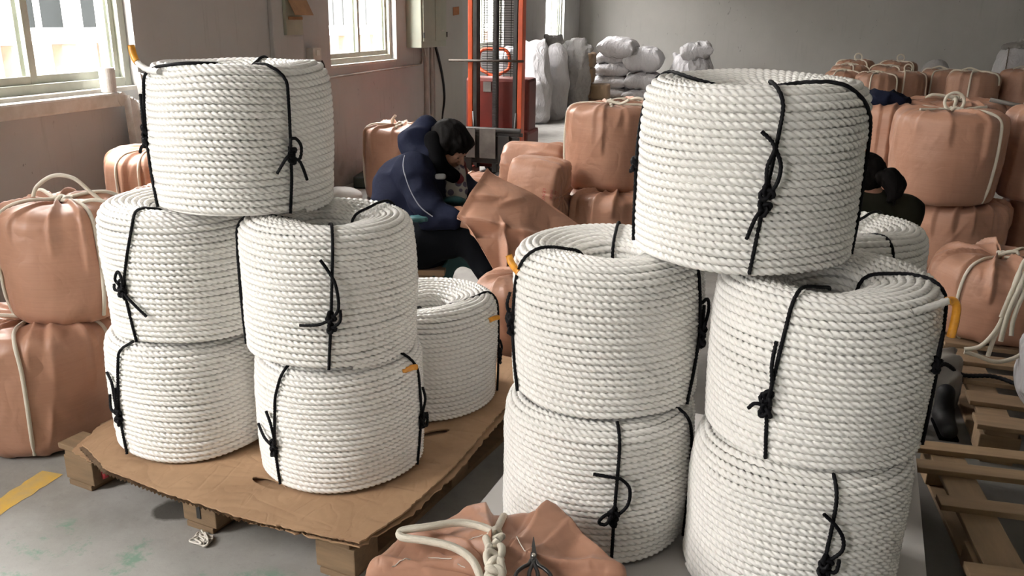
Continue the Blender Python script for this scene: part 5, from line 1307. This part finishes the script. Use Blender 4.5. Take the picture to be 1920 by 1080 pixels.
hh = h2 - PO2; F = Field(hh - .28, hh + .28, .0055); F.ell(hh + A2_[:, 2]*.028 - A2_[:, 1]*.012, (.090, .108, .100), .01, A2_)
F.ell(hh + A2_ @ p_(0, .120, -.050), (.062, .075, .078), .012, A2_, True); F.ridges(.002, rng, 16, 30); hr = obj('hair', F.mesh('hair', M['hair']), pp)
F = Field(hh - .3, hh + .35, .0055)
tl = [at(1636, 334, 3.93), at(1648, 331, 3.91), at(1668, 334, 3.90), at(1678, 347, 3.89), at(1678, 362, 3.89), at(1668, 375, 3.90)]
F.chain([x - PO2 for x in tl], [.020, .026, .046, .046, .030, .012], .012)
for k in range(16):
    a = rng.normal(0, .013, 3); F.cone(tl[2] - PO2 + a*.8, tl[3] - PO2 + a*1.3, .012, .010, .004); F.cone(tl[3] - PO2 + a*1.3, tl[5] - PO2 + a*1.5 + p_(0, 0, rng.uniform(-.02, .02)), .010, .002, .004)
F.ridges(.003, rng, 16, 30, scale=(1, 1, .3)); obj('ponytail', F.mesh('ponytail', M['hair']), hr)
s2 = thing('low_stool', 'low wooden stool under the crouching person with the ponytail', 'stool', (PO2[0] + .06, PO2[1] + .05, 0), (0, 0, .1))
box('seat', (0, 0, .105), (.30, .30, .03), M['wood'], s2, .005)
for a in (-1, 1): box('leg', (a*.12, 0, .045), (.03, .28, .09), M['wood'], s2, .004)

# --- dark navy jacket left lying on the tall bags
F = Field((-.24, -.2, -.03), (.36, .2, .18), .009); F.ell((-.02, 0, .03), (.14, .13, .055), .03); F.cone((.02, 0, .02), (.20, .02, -.01), .05, .018, .04); F.cone((-.05, 0, .03), (-.14, .03, .03), .05, .045, .03)
F.ridges(.010, np.random.default_rng(3), 4, 9)
tag(obj('folded_jacket', F.mesh('folded_jacket', M['navy']), None, (.80, 5.95, .912), (0, .05, .1)), 'dark navy jacket lying in a heap on the tall bag behind the topmost right coil', 'jacket')

# ---------------------------------------------------------------- the empty brown bag held up by the person
def sheet_bag():
    rng = np.random.default_rng(21); nu, nv = 110, 90
    Tp, Lp = at(912, 320, 4.06), at(857, 411, 3.86)
    topc = spline([Tp, at(952, 340, 4.05), at(1000, 364, 4.06), at(1045, 392, 4.08), at(1100, 432, 4.10)], 30); botc = spline([Lp, at(878, 424, 3.84), at(905, 470, 3.82), at(938, 530, 3.80), at(968, 590, 3.78), at(985, 640, 3.78)], 30)
    topc = resample(topc, n=nu)[0]; botc = resample(botc, n=nu)[0]
    v = np.linspace(0, 1, nv)[None, :, None]; G = topc[:, None]*(1 - v) + botc[:, None]*v
    U, V = np.meshgrid(np.linspace(0, 1, nu), np.linspace(0, 1, nv), indexing='ij')
    d = np.gradient(G, axis=0); e = np.gradient(G, axis=1); n = np.cross(d, e); n /= np.linalg.norm(n, axis=-1, keepdims=True)
    if (n.mean((0, 1)) @ np.array(cF)) > 0: n = -n
    h = .035*np.sin(PI*np.clip(V, 0, 1))*np.clip(U*3 + .3, 0, 1)
    for (u0, v0, u1, v1, w, A) in ((.06, .95, .34, .66, .05, .040), (.34, .66, .75, .30, .06, .030), (.34, .66, .60, .98, .05, .040), (.02, .6, .20, .35, .06, .018), (.55, .55, .95, .62, .07, .030), (.15, 1., .30, .80, .04, -.03), (.45, .80, .9, .95, .06, .02), (.7, .2, .95, .45, .05, -.02), (.22, .45, .38, .15, .05, .014)):
        a = np.array([u0, v0]); b = np.array([u1, v1]); p = np.stack([U, V], -1); ab = b - a
        t_ = np.clip(((p - a) @ ab)/(ab @ ab), 0, 1); q = p - a - t_[..., None]*ab; sd = q[..., 0]*ab[1] - q[..., 1]*ab[0]; dd = np.linalg.norm(q, axis=-1)/w
        h += A*np.where(sd > 0, np.exp(-dd*1.1), np.exp(-(dd*1.9)**2))*(.35 + .65*np.sin(PI*np.clip(t_, .05, .95)))
    h += .006*sine_noise(G, sines(rng, 12, 3, 8))
    lip = np.exp(-(U/.03)**2)*.016
    front = G + n*(h + lip)[..., None]; back = G - n*(.030 + .012*np.sin(U*7))[..., None]*np.clip(np.sin(PI*V)*3, 0, 1)[..., None]
    Vv = np.vstack([front.reshape(-1, 3), back.reshape(-1, 3)]); Q = grid_quads(nu, nv)
    s1 = np.arange(nu - 1)
    def side(j): a = s1*nv + j; b = (s1 + 1)*nv + j; return np.stack([a, b, b + nu*nv, a + nu*nv], 1)
    Qs = np.vstack([Q, Q[:, ::-1] + nu*nv, side(0), side(nv - 1)[:, ::-1]])
    c = Vv.mean(0)*np.array([1, 1, 0])
    return mesh_np('wrapper', Vv - c, Qs, M['pp'], True), c
me, c = sheet_bag()
sb = obj('empty_bag', me, None, c); tag(sb, 'large limp brown woven bag held up by the seated person, creased from its corner', 'bag')
# ---------------------------------------------------------------- red printing on the tilted bag
pr_ = None
for txt, fv in (('BNO.', .64), ('SIZE', .545), ('LENGTH', .44), ('CO', .72)):
    o = print_on_bag(TX, txb, txt, -PI/2 - .30, fv, .15, .052, M['red_ink'])
# ---------------------------------------------------------------- foreground bag: cord braid, stitches, scissors
M['blade'] = new_mat('dark_steel_blade', (0.07, 0.07, 0.07), .35, .8)
M['handle_black'] = new_mat('black_handle_plastic', (0.008, 0.008, 0.008), .4)
M['rivet'] = new_mat('bright_rivet', (0.5, 0.48, 0.45), .3, 1.0)
M['thread'] = new_mat('white_thread', (0.7, 0.66, 0.6), .8)
def gz(px, py, z):                    # a point of the place on the level Z
    d = cF + cR*((px - 960)/1600) + cU*((540 - py)/1600); return np.array(CAM_O + d*((z - 1.4)/d.z))
fo = np.array([-.425, 1.42, 0])
def fl_(pts): return [gz(*p) - fo for p in pts]
def cordmesh(name, P, r, par, mt='white_cord', sub=10): return obj(name, quads_mesh(name, tube_geo(resample(spline(P, sub), r*.5)[0], r, 12), M[mt]), par)
cc = cordmesh('handle_cord', fl_([(948, 980, .20), (945, 968, .292), (938, 980, .322), (930, 998, .325)]), .0085, FG)
cordmesh('handle_loop', fl_([(928, 1000, .345), (905, 988, .345), (860, 980, .345), (800, 988, .345), (762, 993, .34), (749, 999, .335), (756, 1008, .335), (800, 1014, .34), (850, 1026, .342), (885, 1050, .335), (902, 1085, .32)]), .0085, cc)
gs = []
for i, (x, y) in enumerate(((930, 1004), (922, 1016), (930, 1032), (924, 1048), (931, 1064), (926, 1080))):
    c = gz(x, y, .340) - fo; sg = 1 if i % 2 else -1
    P = [c + np.array([sg*.013*math.cos(t) + .004*math.sin(2*t), .017*math.sin(t), .007*math.sin(2*t + i)]) for t in np.linspace(0, 2*PI, 20, endpoint=False)]
    gs.append(tube_geo(resample(np.vstack([P, P[:1]]), .004)[0], .0082, 12))
obj('cord_braid', quads_mesh('cord_braid', join_geo(gs), M['white_cord']), cc)
gs = []
for a, b in (((735, 1064), (770, 1055)), ((803, 1053), (847, 1061)), ((858, 1067), (872, 1072)), ((968, 1037), (985, 1060)), ((880, 1036), (905, 1033))):
    P = [np.append(a, .0), np.append(b, .0)]
    L = []
    for t_ in np.linspace(0, 1, 8):
        g = gz(a[0] + (b[0]-a[0])*t_, a[1] + (b[1]-a[1])*t_, .303) - fo
        dd = np.hypot(fgb.G[..., 0] - g[0], fgb.G[..., 1] - g[1]) + (fgb.G[..., 2] < .2)*9; g[2] = fgb.G[..., 2].ravel()[dd.argmin()] + .0016; L.append(g)
    gs.append(tube_geo(np.array(L), .0011, 5))
obj('stitching', quads_mesh('stitching', join_geo(gs), M['thread']), FG)['kind'] = 'stuff'
sc = thing('scissors', 'small black handled scissors lying on the foreground bag, points away', 'scissors', tuple(gz(1000, 1046, .330)), (.12, .04, .26))
def blade(sg):
    bm = bmesh.new(); pts = [(-.006*sg, -.012), (.0055*sg, -.012), (.0065*sg, .004), (.0048*sg, .02), (.0008*sg, .058), (-.001*sg, .056), (-.003*sg, .02)]
    f = bm.faces.new([bm.verts.new((x, y, .0018*(1 + sg))) for x, y in pts]); r = bmesh.ops.extrude_face_region(bm, geom=[f])
    for v in [g for g in r['geom'] if isinstance(g, bmesh.types.BMVert)]: v.co.z += .0028
    bmesh.ops.recalc_face_normals(bm, faces=bm.faces); return bm_to('blade', bm, M['blade'], sc)
for sg in (-1, 1):
    blade(sg)
    P = [(sg*.004, -.010), (sg*.010, -.024), (sg*.022, -.034), (sg*.034, -.050), (sg*.037, -.070), (sg*.028, -.085), (sg*.016, -.082), (sg*.010, -.066), (sg*.008, -.045), (sg*.003, -.028), (-sg*.003, -.014)]
    obj('handle', quads_mesh('handle', tube_geo(resample(spline([(x, y, .004) for x, y in P], 8, True), .003)[0], .0042, 8, closed=True), M['handle_black']), sc)
cyl('rivet', (0, 0, .001), (0, 0, .0095), .0042, M['rivet'], sc, 14)

# ---------------------------------------------------------------- clutter at the right, behind the pallets
rng = np.random.default_rng(77)
F = Field((-.25, -.22, -.02), (.25, .22, .56), .011); F.cone((0, 0, .12), (0, 0, .36), .17, .15, .05); F.ell((0, 0, .44), (.12, .12, .07), .05); F.ridges(.006, rng, 3, 8); F.noise(.006, rng, 2, 5)
tag(obj('white_sack', F.mesh('white_sack', M['white_sack']), None, (1.13, 3.13, .137)), 'pale sack cut by the right edge, white cords hanging beside it', 'sack')
cb = thing('cord_bundle', 'bundle of loose white cords hanging down beside the pale sack at the right edge', 'cord', tuple(at(1880, 600, 2.95)))
ob = np.array(cb.location)
for i, pts in enumerate(([(1935, 480, 2.96), (1905, 530, 2.95), (1885, 575, 2.95), (1877, 595, 2.95)], [(1938, 500, 2.95), (1910, 545, 2.93), (1890, 590, 2.93), (1876, 640, 2.95)], [(1938, 520, 2.94), (1915, 560, 2.92), (1900, 600, 2.92), (1896, 630, 2.92)],
    [(1930, 490, 2.97), (1893, 560, 2.96), (1872, 612, 2.97), (1840, 648, 3.0), (1808, 655, 3.02)], [(1934, 500, 2.97), (1900, 570, 2.97), (1868, 625, 2.98), (1852, 668, 3.0)], [(1808, 660, 3.03), (1830, 666, 3.02), (1865, 678, 3.0), (1900, 672, 2.97), (1935, 652, 2.95)])):
    cordmesh('cord', [np.array(q) - ob for q in ([(1.16, 3.10, .665), (1.10, 3.09, .665)] if pts[0][0] > 1900 else [])] + [at(*p) - ob for p in pts], .0075 if i != 1 else .0085, cb)
F = Field((-.13, -.13, -.01), (.13, .13, .30), .009); F.ell((0, 0, .11), (.085, .075, .12), .03, None, False, 4.0); F.ridges(.012, rng, 4, 10); M['grey_film'] = noisy_mat('grey_plastic_film', (0.22, 0.20, 0.18), (0.15, 0.14, 0.125), 9, .35)
tag(obj('plastic_wrap', F.mesh('plastic_wrap', M['grey_film']), None, (.745, 3.33, 0)), 'crumpled grey plastic wrap on the floor behind the right coil stack', 'wrap')
F = Field((-.1, -.1, -.01), (.1, .1, .16), .007); F.cone((0, 0, .04), (.01, 0, .11), .045, .05, .02); F.ridges(.005, rng, 5, 10)
tag(obj('paper_scrap', F.mesh('paper_scrap', M['paper_white']), None, (.655, 3.10, 0)), 'white scrap of crumpled paper beside the grey plastic wrap', 'paper')
tag(rope('black_strap', [(.60, 3.02, .012), (.66, 3.06, .16), (.74, 3.20, .22), (.84, 3.30, .15), (.95, 3.32, .15), (1.03, 3.26, .146)], .009, M['cord'], None, .05, 8, ds=.006), 'black cord trailing over the plastic wrap behind the right coil stack', 'cord')
bo = thing('shoe', 'black shoe standing on the floor beside the darker pallet', 'shoe', (.765, 3.13, 0)); F = Field((-.1, -.16, -.01), (.1, .12, .16), .006)
F.cone((0, .03, .04), (.0, -.08, .03), .036, .030, .03); F.cone((0, .04, .05), (0, .05, .12), .034, .032, .02); F.ell((0, 0, -.06), (.3, .3, .062), .004, None, True)
obj('shoe_upper', F.mesh('shoe_upper', M['boots']), bo); box('sole', (0, -.02, .005), (.065, .17, .010), M['black_lining'], bo, .003)
tag(cyl('metal_rod', tuple(at(1856, 187, 5.40)), tuple(at(1945, 205, 5.30)), .013, M['grey_steel'], None, 12), 'grey metal rod lying across the brown bag at the right edge', 'rod')
# small things at the left
M['bright_cloth'] = noisy_mat('bright_white_cloth', (0.86, 0.85, 0.84), (0.78, 0.77, 0.76), 8, .7)
F = Field((-.22, -.2, -.01), (.22, .2, .16), .009); F.ell((0, 0, .05), (.15, .12, .07), .02); F.ell((0, 0, -.2), (.5, .5, .2), .004, None, True); F.ridges(.004, rng, 4, 9)
tag(obj('white_bundle', F.mesh('white_bundle', M['bright_cloth']), None, (-3.06, 6.02, .0)), 'low white bundle on the floor by the wall, just right of the top left coil', 'bundle')
M['dark_green'] = noisy_mat('dark_green_metal', (0.035, 0.05, 0.042), (0.025, 0.035, 0.03), 12, .6)
tb = thing('machine_part', 'dark green machine part on the floor by the wall behind the white bundle', 'machine', (-3.12, 6.75, 0), (0, 0, .2))
box('machine_base', (0, 0, .05), (.30, .36, .10), M['dark_green'], tb, .015); box('machine_top', (.02, -.06, .14), (.16, .18, .09), M['dark_green'], tb, .02); cyl('machine_shaft', (-.02, .02, .15), (-.02, .26, .16), .02, M['grey_steel'], tb)
bm = bmesh.new()
for k in range(7):
    P = [Vector((rng.uniform(-.02, .02), rng.uniform(-.02, .02), .006 + rng.uniform(0, .008))) for _ in range(4)]
gs = [tube_geo(resample(spline([(rng.uniform(-.03, .03), rng.uniform(-.03, .03), .005 + rng.uniform(0, .012)) for _ in range(5)], 6), .003)[0], .0028, 5) for k in range(9)]
tag(obj('yarn_scrap', quads_mesh('yarn_scrap', join_geo(gs), M['thread']), None, (-1.365, 1.745, 0)), 'frayed tuft of white yarn on the floor by the middle pallet block', 'yarn')
gs = [tube_geo(resample(spline([(rng.uniform(-.02, .02), rng.uniform(-.025, .025), .003 + rng.uniform(0, .004)) for _ in range(4)], 6), .003)[0], .0012, 5) for k in range(4)]
tag(obj('yarn_scrap', quads_mesh('yarn_scrap', join_geo(gs), M['thread']), None, (-.80, 1.86, 0)), 'thin white thread curl on the floor between the pallets', 'yarn')
